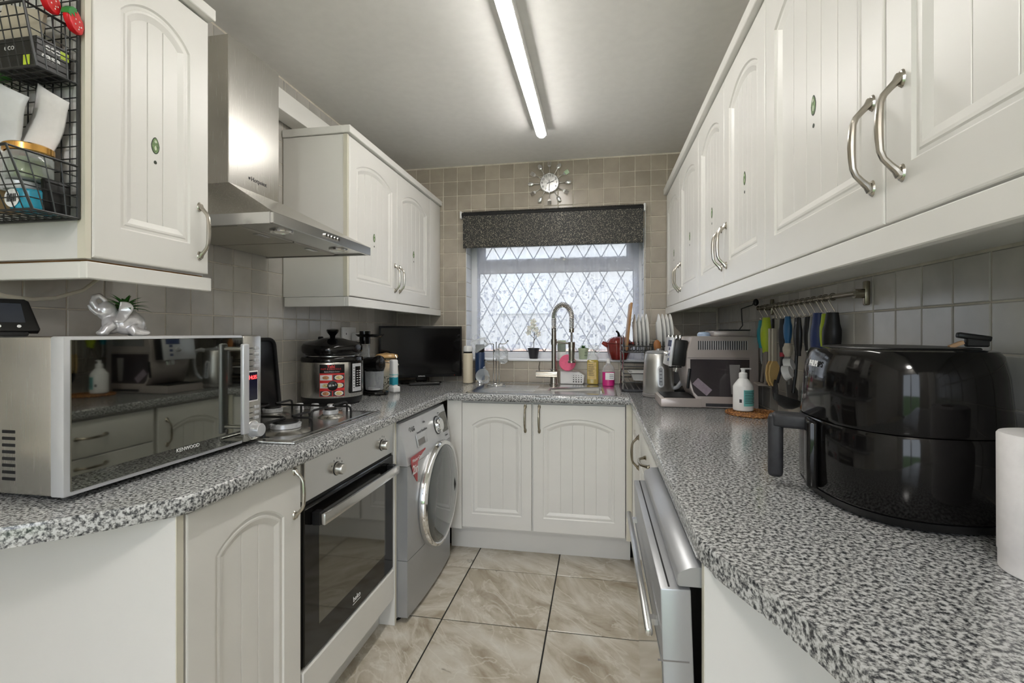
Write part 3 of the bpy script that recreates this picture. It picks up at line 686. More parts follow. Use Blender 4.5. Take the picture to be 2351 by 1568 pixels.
pr_ = [(2.592, .862), (2.592, .90), (2.549, .90), (2.5455, .8988), (2.5425, .896), (2.540, .891), (2.540, .871), (2.5425, .866), (2.5455, .8632), (2.549, .862)]
vs = [(x0, y, z) for y, z in pr_]+[(x1, y, z) for y, z in pr_]; n_ = len(pr_)
g.add(vs, [(i, (i+1) % n_, n_+(i+1) % n_, n_+i) for i in range(n_)]+[tuple(range(n_)), tuple(range(n_, 2*n_))])
g.box(x0, BX0-.012, 2.592, BY-.006, .862, .90); g.box(BX1+.012, x1, 2.592, BY-.006, .862, .90); g.box(BX0-.012, BX1+.012, 3.038, BY-.006, .862, .90)
tag(g.out('worktop', MAT['granite']), 'speckled grey granite-effect worktop under the window holding the sink', 'worktop')
# ------------------------------------------------------------------ base units left
t = thing('base_cabinet', 'white single-door base cabinet under the microwave', 'cabinet', (-1.1, 1.06, 0))
G().box(LX+.006, -.872, .862, 1.262, .15, .861).out('carcass', MAT['white'], t)
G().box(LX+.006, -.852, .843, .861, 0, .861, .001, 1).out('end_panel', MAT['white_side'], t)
G().box(-.8525, -.8505, .8435, .8605, .002, .859).out('edge_strip', MAT['cream'], t)
G().box(-.93, -.915, .862, 1.262, 0, .149).out('plinth', MAT['white'], t)
add_door(t, FPX(-.850, .868, .165), .392, .690, .362, .615, 3, None, 'nickel', .13, mx=.075)
t = thing('oven_housing', 'white oven housing with lower rail and recessed plinth below the oven', 'cabinet', (-1.1, 1.59, 0))
G().box(-.868, -.848, 1.268, 1.898, .118, .240, .003, 1).out('lower_rail', MAT['white'], t)
G().box(-.93, -.915, 1.262, 1.898, 0, .118).out('plinth', MAT['white'], t)
G().box(LX+.05, -.87, 1.264, 1.278, .118, .861).out('side_panel', MAT['white'], t)
G().box(LX+.05, -.846, 1.901, 1.917, 0, .861, .001, 1).out('end_panel', MAT['white'], t)
G().box(-.8461, -.8455, 1.9015, 1.9165, .002, .86).out('edge_strip', MAT['cream'], t)
G().box(-.936, -.93, 1.262, 1.898, 0, .018).out('seal_strip', MAT['black_matte'], t)
# oven
t = thing('built_in_oven', 'built-in electric oven with black glass door and steel control panel', 'oven', (-1.1, 1.59, .245))
G().box(-1.38, -.875, 1.281, 1.898, .245, .855).out('cavity_case', MAT['charcoal'], t)
oy0, oy1 = 1.279, 1.899
G().box(-.875, -.850, oy0, oy1, .735, .856, .002, 1).out('control_panel', MAT['steel_h'], t)
for y in (1.455, 1.79):
    k = G().lathe([(0, 0), (.021, 0), (.021, .003), (.0185, .004), (.0175, .022), (.0160, .025), (0, .025)], 28, T(-.850, y, .788) @ RY(PI/2)).out('control_knob', MAT['steel'], t)
    G().lathe([(.0205, .0), (.0225, .0), (.0225, .0015), (.0205, .0015)], 28, T(-.850, y, .788) @ RY(PI/2)).out('knob_seat', MAT['black_matte'], t)
    g = G()
    for a in range(-3, 4): g.box(-.8499, -.8495, y+.034*math.sin(a*.55)-.001, y+.034*math.sin(a*.55)+.001, .788+.034*math.cos(a*.55)-.003, .788+.034*math.cos(a*.55)+.003)
    g.out('dial_marks', MAT['dark_print'], t)
dr = G().box(-.873, -.852, oy0, oy1, .248, .722, .003, 1).out('door_glass', MAT['black_gloss'], t)
mat('oven_glass', (.055, .050, .032), .05, 0, coat=.6); vary(MAT['oven_glass'], 2, .1)
G().box(-.853, -.8515, oy0+.075, oy1-.075, .335, .650).out('viewing_window', MAT['oven_glass'], dr)
G().box(-.866, -.856, oy0+.01, oy1-.01, .7235, .7335).out('vent_gap', MAT['black_matte'], t)
g = G(); g.box(-.822, -.806, oy0+.035, oy1-.035, .658, .692, .003, 2)
hb = g.out('door_handle', MAT['steel_h'], dr)
for y in (oy0+.035, oy1-.065): G().box(-.852, -.8225, y, y+.030, .655, .695, .003, 1).out('handle_bracket', MAT['black_satin'], dr)
text('beko', .026, MAT['white_print'], dr, T(-.8515, 1.59, .292) @ FACE_PX, bold=.0004)
G().box(-.8518, -.8514, 1.562, 1.617, .275, .2775).out('logo_underline', MAT['white_print'], dr)
# ------------------------------------------------------------------ gas hob
t = thing('gas_hob', 'four-burner stainless gas hob with black pan supports', 'hob', (-1.14, 1.585, .90))
G().box(-1.392, -.893, 1.292, 1.876, .9002, .9085, .004, 2).out('hob_plate', MAT['steel_h'], t)
G().box(-1.365, -.925, 1.318, 1.830, .9086, .9105, .001, 1).out('spill_tray', MAT['steel_h'], t)
G().box(-.9055, -.894, 1.294, 1.874, .9087, .9125, .0018, 2).out('front_trim', MAT['chrome'], t)
burn = [(-1.02, 1.43, .047), (-1.27, 1.43, .036), (-1.02, 1.70, .028), (-1.27, 1.70, .036)]
for x, y, r in burn:
    b = G().lathe([(r*1.75, 0), (r*1.5, .006), (r*1.15, .011), (r*.9, .012), (0, .012)], 32, T(x, y, .9106)).out('burner_base', MAT['steel'], t)
    g = G().lathe([(r*.80, .012), (r, .013), (r, .026), (r*.86, .0285), (0, .0285)], 40, T(x, y, .9106))
    for k in range(24):
        a = 2*PI*k/24; g.box(-.0012, .0012, r*.9, r+.0012, .0215, .0262, 0, 1, T(x, y, .9106) @ RZ(a))
    g.out('flame_ring', MAT['silver_light'], t)
    G().lathe([(r*.82, .0285), (r*.86, .031), (r*.82, .0345), (r*.4, .036), (0, .036)], 32, T(x, y, .9106)).out('burner_cap', MAT['black_iron'], t)
zt = .953
def finger(g, x0, y0, x1, y1, drop=True):
    p = [(x0, y0, zt), (x0+(x1-x0)*.85, y0+(y1-y0)*.85, zt+.001), (x1-(x1-x0)*.04, y1-(y1-y0)*.04, zt-.003), (x1, y1, zt-.012), (x1, y1, .9108)] if drop else [(x0, y0, zt), (x1, y1, zt)]
    g.tube(p, .0042, 6)
for ya, yb in ((1.325, 1.565), (1.575, 1.822)):
    g = G(); ym = (ya+yb)/2
    for xe, sx in ((-.935, 1), (-1.355, -1)):
        bx = -1.02 if sx > 0 else -1.27
        finger(g, bx+.018*sx, ym, xe, ym); finger(g, bx, ym-.020, bx, ya); finger(g, bx, ym+.020, bx, yb)
    finger(g, -1.02-.02, ym, -1.27+.02, ym, False)
    g.tube([(-1.145, ym, zt), (-1.145, ym, .9108)], .0042, 6)
    g.out('pan_support', MAT['black_iron'], t)
for k in range(4):
    kx = -1.255+.073*k
    G().lathe([(0, 0), (.0185, 0), (.0185, .004), (.0165, .006), (.0155, .024), (.0135, .027), (0, .027)], 24, T(kx, 1.850, .9087)).out('control_knob', MAT['silver_light'], t)
# ------------------------------------------------------------------ washing machine
t = thing('washing_machine', 'silver front-loading washer dryer with large round dark door', 'washing machine', (-1.1, 2.22, 0))
wy0, wy1 = 1.925, 2.520
G().box(-1.38, -.846, wy0, wy1, .015, .848, .004).out('cabinet', MAT['silver_light'], t)
def wx(y, z):
    c = 1-((y-2.2225)/.30)**2
    x = -.800+.014*max(0, c)
    if z > .66: x -= .040*((z-.66)/.19)**1.3
    return x
def front(z0, z1, name, m, edge=.006):
    g = G(); ny, nz_ = 15, 9
    P = lambda i, j: (wx(wy0+.001+(wy1-wy0-.002)*i/(ny-1), z0+(z1-z0)*j/(nz_-1)), wy0+.001+(wy1-wy0-.002)*i/(ny-1), z0+(z1-z0)*j/(nz_-1))
    vs = [P(i, j) for j in range(nz_) for i in range(ny)]+[(-.8455, P(i, j)[1], P(i, j)[2]) for j in range(nz_) for i in range(ny)]
    N = ny*nz_; q = lambda i, j, k=0: k*N+j*ny+i; fs = []
    for j in range(nz_-1):
        for i in range(ny-1): fs += [(q(i,j), q(i+1,j), q(i+1,j+1), q(i,j+1)), (q(i,j,1), q(i,j+1,1), q(i+1,j+1,1), q(i+1,j,1))]
    for i in range(ny-1): fs += [(q(i,0), q(i,0,1), q(i+1,0,1), q(i+1,0)), (q(i,nz_-1), q(i+1,nz_-1), q(i+1,nz_-1,1), q(i,nz_-1,1))]
    for j in range(nz_-1): fs += [(q(0,j), q(0,j+1), q(0,j+1,1), q(0,j,1)), (q(ny-1,j), q(ny-1,j,1), q(ny-1,j+1,1), q(ny-1,j+1))]
    g.add(vs, fs); return g.out(name, m, t, None, 40)
front(.022, .262, 'lower_panel', MAT['silver_paint']); front(.264, .664, 'front_panel', MAT['silver_paint'])
cp = front(.666, .846, 'control_fascia', MAT['silver_light'])
G().box(-1.37, -.86, wy0+.002, wy1-.002, .8485, .856, .002).out('lid', MAT['silver_light'], t)
dc = (2.282, .446); dR = .252; DM = T(-.792, dc[0], dc[1]) @ RY(PI/2)
d = G().lathe([(dR-.006, 0), (dR, .004), (dR+.002, .022), (dR-.004, .034), (dR-.016, .038), (dR-.022, .034), (dR-.022, .0)], 64, DM).out('door_rim', MAT['chrome'], t)
mat('washer_glass', (.075, .085, .085), .05, 0, coat=.6); vary(MAT['washer_glass'], 2, .08)
prof = [(dR-.021, .030)]+[((dR-.021)*math.cos(a), .030+.028*math.sin(a)) for a in [PI/2*i/10 for i in range(1, 10)]]+[(0, .058)]
G().lathe(prof, 64, DM).out('door_glass', MAT['washer_glass'], t)
g = G(); g.tube([(-.792+.054-.016*abs(s), dc[0]+.120+.012*(1-abs(s)), dc[1]+.115*s) for s in [i/8-1 for i in range(17)]], [.002+.003*(1-abs(i/8-1)) for i in range(17)], 8); g.out('door_grip', MAT['black_satin'], t)
wp = lambda y, z, o=.0: T(wx(y, z)+o, y, z)
tilt = RY(-.20)
k = G().lathe([(0, 0), (.041, 0), (.041, .004), (.036, .006), (.034, .022), (.030, .026), (0, .026)], 36, wp(2.325, .768, .0) @ tilt @ RY(PI/2)).out('programme_dial', MAT['chrome'], t)
G().lathe([(.042, .0), (.0465, .0), (.0465, .003), (.042, .003)], 36, wp(2.325, .768, .0) @ tilt @ RY(PI/2)).out('dial_ring', MAT['black_satin'], t)
mat('lcd', (.10, .095, .08), .25); vary(MAT['lcd'], 80, .25)
G().box(-.001, .003, 2.398-2.445, 2.490-2.445, -.052, .050, .001, 1, wp(2.445, .765) @ tilt).out('display', MAT['lcd'], t)
g = G(); g.box(-.0015, .002, -.062, .062, -.028, .028, .004, 2, wp(2.105, .748) @ tilt); dwr = g.out('detergent_drawer', MAT['silver_light'], t)
G().box(.0018, .0026, -.052, .028, -.024, .004, 0, 1, wp(2.105, .748) @ tilt).out('drawer_grip', MAT['grey_plastic'], t)
WT = lambda y, z, o=.0025: T(*(-t.location)) @ wp(y, z, o) @ tilt @ FACE_PX
text('LG', .028, MAT['dark_print'], t, WT(2.035, .805), bold=.0006)
G().lathe([(.0085, 0), (.0105, 0), (.0105, .001), (.0085, .001)], 20, wp(2.003, .807, .002) @ tilt @ RY(PI/2), a1=1.6*PI).out('logo_ring', MAT['dark_print'], t)
text('8.0kg', .012, MAT['dark_print'], t, WT(2.160, .815)); text('Inverter DirectDrive', .0155, MAT['dark_print'], t, WT(2.120, .782))
for z in (.822, .810, .798): text('Cotton', .008, MAT['dark_print'], t, WT(2.376, z))
text('6 Motion', .011, MAT['dark_print'], t, WT(2.45, .694, .002))
mat('red_label', (.45, .02, .03), .35); vary(MAT['red_label'], 6, .1)
bad = [(-.058, .058), (.072, .062), (.074, .05), (.050, -.005), (.022, -.055), (.008, -.068), (-.008, -.062), (-.035, -.02), (-.055, .03)]
y_, z_ = 2.020, .640
bad = [(x*1.35, y) for x, y in bad]
bo = G().prism(bad, 0, .0012, T(wx(y_, z_)-.001, y_+.005, z_) @ FACE_PX).out('label_sticker', MAT['red_label'], t)
text('2in1', .056, MAT['white_print'], t, T(*(-t.location)) @ T(wx(y_, z_)+.0008, y_-.006, z_-.004) @ FACE_PX, bold=.001)
text('Washer+Dryer', .020, MAT['white_print'], t, T(*(-t.location)) @ T(wx(y_, z_)+.0008, y_+.006, z_+.038) @ FACE_PX)
for y in (wy0+.03, wy1-.03): G().cyl((-.86, y, 0), (-.86, y, .02), .018, n=16).out('foot', MAT['black_matte'], t)
# ------------------------------------------------------------------ sink cabinet
t = thing('sink_cabinet', 'white double-door base cabinet under the sink', 'cabinet', (-.31, 2.85, 0))
g = G(); g.box(-.83, -.747, 2.567, 2.585, .15, .861); g.box(-.747, .140, 2.586, 2.595, .15, .861); g.box(-.80, .14, 2.595, BY-.02, .15, .17); g.box(-.80, -.785, 2.595, BY-.02, .17, .70); g.box(.142, .158, 2.565, BY-.02, .15, .861)
g.out('carcass', MAT['white'], t)
G().box(.143, .172, 2.5625, 2.5648, .15, .861).out('corner_post', MAT['cream'], t)
add_door(t, T(-.745, 2.565, .162), .389, .688, .355, .610, 3, None, 'bronze', .135, mx=.055)
add_door(t, T(-.348, 2.565, .162), .486, .688, .034, .610, 5, None, 'bronze', .135, mx=.055)
G().box(-.84, .17, 2.678, 2.694, 0, .149).out('plinth', MAT['white'], t)
# sink
t = thing('sink', 'stainless steel inset sink with drainer and oval bowl', 'sink', (-.31, 2.85, .90))
g = G()
def rrect(x0, x1, y0, y1, r, n=6):
    pts = []
    for cx, cy, a0 in ((x1-r, y1-r, 0), (x0+r, y1-r, PI/2), (x0+r, y0+r, PI), (x1-r, y0+r, 1.5*PI)):
        for i in range(n+1): a = a0+PI/2*i/n; pts.append((cx+r*math.cos(a), cy+r*math.sin(a)))
    return pts
N = 28
out_ = rrect(SX0, SX1, SY0, SY1, .03); out2 = rrect(SX0+.006, SX1-.006, SY0+.006, SY1-.006, .026); out3 = rrect(SX0+.016, SX1-.016, SY0+.016, SY1-.016, .02)
bcx, bcy, brx, bry = (BX0+BX1)/2, (BYY0+BYY1)/2, (BX1-BX0)/2, (BYY1-BYY0)/2
def sup(rx, ry, p=3.0):
    pts = []
    for (x, y) in out3:
        a = math.atan2((y-bcy), (x-bcx)); c, s = math.cos(a), math.sin(a)
        k = (abs(c/rx)**p+abs(s/ry)**p)**(-1/p); pts.append((bcx+c*k, bcy+s*k))
    return pts
loops = [(out_, .9003), (out2, .9045), (out3, .9030), (sup(brx+.008, bry+.008), .9030), (sup(brx, bry), .9000), (sup(brx-.010, bry-.010), .880), (sup(brx-.025, bry-.025), .775), (sup(brx-.06, bry-.06), .757), (sup(.02, .02), .754)]
vs = [(x, y, z) for L, z in loops for x, y in L]; m_ = len(out_)
fs = [(k*m_+i, k*m_+(i+1) % m_, (k+1)*m_+(i+1) % m_, (k+1)*m_+i) for k in range(len(loops)-1) for i in range(m_)]
g.add(vs, fs); g.out('basin', MAT['steel_sink'], t, None, 50)
for k in range(9): G().box(-.66, -.36, 2.70+.035*k, 2.708+.035*k, .9028, .9042, .001, 1).out('drainer_rib', MAT['steel_sink'], t)
G().lathe([(0, .002), (.03, .002), (.033, 0)], 24, T(bcx, bcy, .7545)).out('plughole', MAT['chrome'], t)
# tap
t = thing('kitchen_tap', 'brushed steel spring-neck kitchen tap behind the sink', 'tap', (-.280, 3.055, .903))
tx, ty = -.280, 3.055
G().lathe([(.030, 0), (.030, .006), (.024, .010), (.0225, .060), (.0225, .100), (.018, .104), (0, .104)], 28, T(tx, ty, .9035)).cyl((tx, ty, 1.00), (tx, ty, 1.262), .0155, n=24).out('column', MAT['nickel'], t)
G().cyl((tx-.112, ty-.012, .973), (tx+.022, ty-.012, .973), .0225, n=28).cyl((tx-.075, ty-.012, .973), (tx-.072, ty-.012, .973), .0235, n=28).out('mixer_body', MAT['nickel'], t)
G().tube([(tx-.092, ty-.012, .990), (tx-.094, ty-.012, 1.02), (tx-.088, ty-.014, 1.052)], [.004, .0035, .003], 8).out('lever', MAT['nickel'], t)
arc = []; hx2 = tx+.114
for i in range(61):
    a = PI*i/60
    arc.append(Vector((tx+.057-.057*math.cos(a), ty-.03*i/60, 1.33+.083*math.sin(a))))
path = [Vector((tx, ty, 1.262+.068*i/10)) for i in range(10)]+arc+[Vector((hx2, ty-.03, 1.33-.075*i/10)) for i in range(1, 11)]
G().tube(path+[Vector((hx2, ty-.03, 1.10))], .0065, 10).out('hose', MAT['grey_plastic'], t)
g = G(); pts = []; turns = 40; LN = [0]
for a, b in zip(path, path[1:]): LN.append(LN[-1]+(b-a).length)
def at_len(s):
    for i in range(len(path)-1):
        if LN[i+1] >= s: k = (s-LN[i])/(LN[i+1]-LN[i]); return path[i].lerp(path[i+1], k), (path[i+1]-path[i]).normalized()
    return path[-1], (path[-1]-path[-2]).normalized()
for i in range(turns*10+1):
    s = LN[-1]*i/(turns*10); p, tg = at_len(s); bn = Vector((0, 1, 0)); nr = tg.cross(bn).normalized(); bn = nr.cross(tg).normalized(); a = 2*PI*i/10
    pts.append(p+(nr*math.cos(a)+bn*math.sin(a))*.0155)
g.tube(pts, .0027, 5); g.out('spring', MAT['nickel'], t)
G().cyl((hx2, ty-.03, 1.262), (hx2, ty-.03, 1.238), .0155, n=20).out('spring_collar', MAT['nickel'], t)
G().lathe([(0, 0), (.024, 0), (.024, .010), (.018, .016), (.0185, .05), (.020, .055), (.020, .122), (.0165, .128), (0, .128)], 24, T(hx2, ty-.03, 1.048)).out('spray_head', MAT['nickel'], t)
G().tube([(tx, ty, 1.178), (hx2, ty-.03, 1.168)], .006, 8).cyl((tx, ty, 1.160), (tx, ty, 1.195), .0195, n=20).cyl((hx2, ty-.03, 1.145), (hx2, ty-.03, 1.178), .0215, n=20).out('holder_arm', MAT['nickel'], t)
# ------------------------------------------------------------------ right base run
t = thing('base_cabinet', 'white single-door base cabinet in the corner right of the sink', 'cabinet', (.45, 2.32, 0))
G().box(.192, RXW-.01, 2.075, 2.555, .15, .861).out('carcass', MAT['white'], t)
G().box(.230, .245, 1.45, 2.675, 0, .149).out('plinth', MAT['white'], t)
add_door(t, FNX(.172, 2.545, .162), .455, .688, .405, .555, 4, None, 'bronze', .135, mx=.06)
t = thing('drawer_unit', 'white base drawer unit beside the dishwasher', 'drawers', (.45, 1.76, 0))
G().box(.192, RXW-.01, 1.452, 2.070, .15, .861).out('carcass', MAT['white'], t)
for k, (z0, h) in enumerate(((.690, .160), (.162, .523))):
    if k == 0: f = G().box(0, .605, 0, .018, 0, h, .003, 2).out('drawer', MAT['white'], t, T(*(-t.location)) @ FNX(.172, 2.065, z0))
    else: f = door_mesh(.605, h, planks=6, mb=.06, mt=.06).out('drawer', MAT['white'], t, T(*(-t.location)) @ FNX(.172, 2.065, z0), 13)
    handle(f, .3025, h-.075 if k == 0 else h-.04, .13, True, 'bronze')
# dishwasher
t = thing('dishwasher', 'silver freestanding dishwasher with its door slightly ajar', 'dishwasher', (.42, 1.135, 0))
G().box(.205, .70, .842, 1.440, .03, .808).out('cabinet', MAT['charcoal'], t)
g = G(); dw = [(.70, .812), (.70, .846), (.165, .846), (.150, .845), (.138, .838), (.132, .835), (.130, .832), (.130, .815), (.133, .812)]
g.prism([(x, z) for x, z in dw], -1.442, -.838, RX(PI/2), .001, 1); g.out('top_lid', MAT['silver_paint'], t)
a = math.radians(2.0); DMx = T(.177, 0, .086) @ RY(-a)
d = G().box(-.050, .0, .838, 1.442, .02, .722, .003, 2, DMx).out('door', MAT['silver_paint'], t)
mat('mirror_steel', (.60, .60, .58), .10, 1.0); vary(MAT['mirror_steel'], 3, .04)
G().box(-.0525, -.0502, .842, 1.438, .02, .60, .0008, 1, DMx).out('front_panel', MAT['mirror_steel'], d, I4)
g = G(); g.box(-.075, -.062, .86, 1.42, .625, .640, .004, 2, DMx)
for y in (.90, 1.37): g.box(-.064, -.049, y-.008, y+.008, .627, .638, 0, 1, DMx)
g.out('handle_bar', MAT['steel_h'], d, I4)
G().box(-.0015, .0008, .8375, .8395, .600, .6025, 0, 1, DMx @ T(-.0245, 0, 0) @ Matrix.Diagonal((22, 1, 1, 1))).out('seam', MAT['grey_plastic'], d, I4)
G().box(-.036, -.033, .845, 1.435, .7222, .7228, 0, 1, DMx).out('top_groove', MAT['black_matte'], d, I4)
for x in (.22, .66):
    for y in (.87, 1.41): G().cyl((x, y, 0), (x, y, .03), .02, n=14).out('foot', MAT['black_matte'], t)
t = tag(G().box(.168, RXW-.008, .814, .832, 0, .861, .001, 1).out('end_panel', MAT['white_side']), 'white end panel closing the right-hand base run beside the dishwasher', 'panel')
G().box(.1672, .1679, .8145, .8315, .002, .859).out('edge_strip', MAT['cream'], t, I4)
# ------------------------------------------------------------------ microwave
t = thing('microwave', 'stainless steel microwave with black mirrored door', 'microwave', (-1.2, 1.03, .90))
my0, my1, mz0, mz1, mx = .762, 1.318, .912, 1.228, -1.022
G().box(-1.385, -1.058, my0+.004, my1-.004, mz0, mz1, .006, 2).out('case', MAT['steel'], t)
for col in range(4):
    g = G()
    for r in range(8): g.box(-1.135-col*.055-.045, -1.135-col*.055-.012, my0+.0032, my0+.0050, .940+.0135*r, .9465+.0135*r, .0008, 1)
    g.out('vent_slots', MAT['black_matte'], t)
mat('mirror_glass', (.26, .265, .24), .03, 1.0); vary(MAT['mirror_glass'], 2, .04)
fr = G().box(-1.057, mx-.002, my0, 1.240, mz0+.001, mz1+.001, .004, 2).out('door', MAT['silver_light'], t)
G().box(mx-.0035, mx, my0+.012, 1.238, mz0+.010, mz1-.006, .001, 1).out('door_glass', MAT['mirror_glass'], fr)
for o in fr.children: o.matrix_local = I4
cpn = G().box(-1.057, mx-.001, 1.2415, my1, mz0+.001, mz1+.001, .006, 2).out('control_panel', MAT['steel'], t)
g = G(); hyy = 1.203; g.box(mx+.028, mx+.042, hyy-.012, hyy+.012, .948, 1.205, .005, 3); hnd = g.out('door_handle', MAT['silver_light'], fr, I4)
for z in (.968, 1.190): G().cyl((mx-.001, hyy, z), (mx+.029, hyy, z), .006, n=14).out('handle_post', MAT['chrome'], fr, I4)
for k, z in enumerate((1.190, 1.172, 1.154, 1.136, 1.012, .996, .980)):
    G().box(mx-.001, mx+.0025, 1.285, 1.303, z-.0045, z+.0045, .0015, 2).out('button', MAT['silver_light'], t)
    G().box(mx-.0011, mx-.0005, 1.263, 1.279, z-.0012, z+.0012).out('button_caption', MAT['dark_print'], t)
mat('mw_display', (.008, .008, .03), .12, coat=.3); vary(MAT['mw_display'], 8, .2)
mat('led_red', (.6, .02, .02), .4, emit=(1, .03, .03), es=2.5); vary(MAT['led_red'], 8, .05)
G().box(mx-.0012, mx+.0004, 1.255, 1.300, 1.030, 1.122, .0005, 1).out('display_surround', MAT['white_plastic'], t)
ds = G().box(mx+.0003, mx+.0009, 1.257, 1.297, 1.034, 1.118).out('display', MAT['mw_display'], t)
text('14:35', .016, MAT['led_red'], t, T(*(-t.location)) @ T(mx+.001, 1.277, 1.102) @ FACE_PX, bold=.0003)
G().lathe([(0, 0), (.0235, 0), (.0235, .003), (.0205, .0045), (.0195, .026), (.0175, .029), (0, .029)], 32, T(mx-.001, 1.281, .945) @ RY(PI/2)).out('control_knob', MAT['silver_light'], t)
G().lathe([(.0240, 0), (.0275, 0), (.0270, .002), (.0240, .002)], 32, T(mx-.001, 1.281, .945) @ RY(PI/2)).out('knob_ring', MAT['chrome'], t)
text('KENWOOD', .013, MAT['white_print'], t, T(*(-t.location)) @ T(mx+.0003, 1.048, .945) @ FACE_PX)
for x in (-1.35, -1.09):
    for y in (.80, 1.28): G().cyl((x, y, .9003), (x, y, mz0), .014, n=14).out('foot', MAT['black_matte'], t)
# ------------------------------------------------------------------ air fryer
t = thing('air_fryer', 'large glossy black air fryer with matte handle', 'air fryer', (.583, 1.085, .90), math.radians(0))
def ring(rx, ry, z, n=64, p=2.5):
    o = []
    for i in range(n):
        a = 2*PI*i/n; c, s = math.cos(a), math.sin(a); k = (abs(c)**p+abs(s)**p)**(-1/p); o.append((rx*c*k, ry*s*k, z))
    return o
def rings(L, name, m, par, p=2.5, cap=True, n=64):
    g = G(); R = [ring(rx, ry, z, n, p) for rx, ry, z in L]; vs = [v for r in R for v in r]
    fs = [(k*n+i, k*n+(i+1) % n, (k+1)*n+(i+1) % n, (k+1)*n+i) for k in range(len(R)-1) for i in range(n)]
    if cap: fs += [tuple(range(n))[::-1], tuple(range((len(R)-1)*n, len(R)*n))]
    g.add(vs, fs); return g.out(name, m, par, I4, 40)
rings([(.122, .155, .001), (.138, .178, .004), (.145, .186, .016), (.147, .188, .020)], 'base_foot', MAT['black_satin'], t)
rings([(.145, .186, .0205), (.148, .190, .026), (.148, .190, .150), (.145, .187, .160)], 'lower_body', MAT['black_gloss'], t)
rings([(.144, .186, .1615), (.1465, .1885, .166), (.139, .181, .260), (.133, .174, .294), (.127, .168, .303), (.112, .155, .306)], 'upper_body', MAT['black_gloss'], t)
rings([(.106, .148, .3065), (.104, .146, .309), (.085, .13, .3100)], 'top_plate', MAT['black_satin'], t)
G().box(-.1535, -.133, -.075, .075, .022, .158, .006, 3, RZ(-.30)).out('drawer_front', MAT['black_gloss'], t, I4)
g = G(); HM = RZ(-.36)
hp = [(-.133, 0, .142), (-.165, 0, .145), (-.196, 0, .144), (-.206, 0, .132), (-.206, 0, .105), (-.204, 0, .06), (-.202, 0, .035)]
g.box(-.214, -.130, -.023, .023, .128, .160, .008, 3, HM); g.box(-.222, -.192, -.021, .021, .018, .156, .009, 3, HM)
g.out('drawer_handle', MAT['charcoal'], t, I4)
text('PHILIPS', .017, MAT['white_print'], t, RZ(-.12) @ T(-.1405, 0, .272) @ RZ(-PI/2) @ RX(PI/2-.16), bold=.0006)
mat('warn_label', (.35, .62, .45), .5); vary(MAT['warn_label'], 60, .25)
G().box(-.1545, -.1525, .030, .074, .03, .12, .0005, 1, RZ(-.30)).out('energy_label', MAT['warn_label'], t, I4)
# ------------------------------------------------------------------ left worktop: cooker, juicer, jar, tray, television
mat('sticker_red', (.62, .03, .03), .4); vary(MAT['sticker_red'], 10, .1)
mat('food_yellow', (.70, .55, .25), .6); vary(MAT['food_yellow'], 140, .45)
mat('food_brown', (.50, .22, .10), .6); vary(MAT['food_brown'], 140, .5)
mat('panel_silver', (.62, .63, .65), .3, .2); vary(MAT['panel_silver'], 6, .03)
t = thing('pressure_cooker', 'steel and black electric pressure cooker with lid ajar beside the hob', 'pressure cooker', (-1.268, 2.130, .90))
G().lathe([(0, .001), (.125, .001), (.134, .010), (.140, .032), (.1405, .036)], 48).out('base', MAT['black_satin'], t, I4)
G().lathe([(.1405, .0365), (.142, .04), (.142, .196), (.1405, .199)], 64).out('body', MAT['steel'], t, I4)
G().lathe([(.1400, .1995), (.1425, .202), (.1425, .214), (.138, .221), (.126, .224), (.118, .222)], 48).out('top_collar', MAT['black_gloss'], t, I4)
G().lathe([(.110, .10), (.110, .228), (.122, .231), (.124, .234), (.108, .2335), (.104, .22), (.104, .10)], 48).out('inner_pot', MAT['steel_h'], t, I4)
LM = T(.0, 0, .243) @ RZ(-1.0) @ RY(.085)
lid = G().lathe([(.118, .004), (.134, 0), (.138, .008), (.138, .030), (.130, .043), (.108, .050), (.080, .056), (.050, .066), (.030, .069), (0, .069)], 48, LM).out('lid', MAT['black_gloss'], t, I4)
G().lathe([(0, 0), (.016, 0), (.019, .012), (.036, .028), (.040, .036), (.036, .042), (0, .044)], 28, LM @ T(0, 0, .068), 1.15, .72).out('lid_knob', MAT['black_gloss'], lid, I4)
G().lathe([(0, 0), (.013, 0), (.013, .016), (.010, .020), (0, .020)], 18, LM @ T(-.078, -.052, .048)).out('steam_valve', MAT['black_satin'], lid, I4)
def arcpatch(r, a0, a1, z0, z1, name, m, par, tk=.0012, n=16):
    g = G(); vs = []; 
    for i in range(n+1):
        a = a0+(a1-a0)*i/n
        for rr in (r, r+tk):
            for z in (z0, z1): vs.append((rr*math.cos(a), rr*math.sin(a), z))
    fs = []
    for i in range(n):
        b = 4*i; c = b+4
        fs += [(b+2, c+2, c+3, b+3), (b, b+1, c+1, c), (b+1, b+3, c+3, c+1), (b, c, c+2, b+2)]
    fs += [(0, 2, 3, 1), (4*n, 4*n+1, 4*n+3, 4*n+2)]
    g.add(vs, fs); return g.out(name, m, par, I4)
A = math.radians
cpn = arcpatch(.1423, A(-28), A(2), .055, .203, 'panel_surround', MAT['black_gloss'], t, .008)
arcpatch(.1504, A(-24), A(-2), .062, .192, 'control_panel', MAT['panel_silver'], t, .0015)
arcpatch(.1520, A(-18), A(-5), .082, .178, 'touch_display', MAT['black_gloss'], t, .0008)
for r_ in range(7):
    for c_ in range(2): arcpatch(.1521, A(-15+6*c_), A(-11.5+6*c_), .090+.011*r_, .093+.011*r_, 'touch_symbol', MAT['white_print'], t, .0010, 2)
for r_ in range(8): arcpatch(.1512, A(-22.5), A(-19.5), .078+.013*r_, .081+.013*r_, 'button_mark', MAT['dark_print'], t, .0010, 2)
sa, sb = A(-82), A(-38); s_ = lambda k: sa+(sb-sa)*k
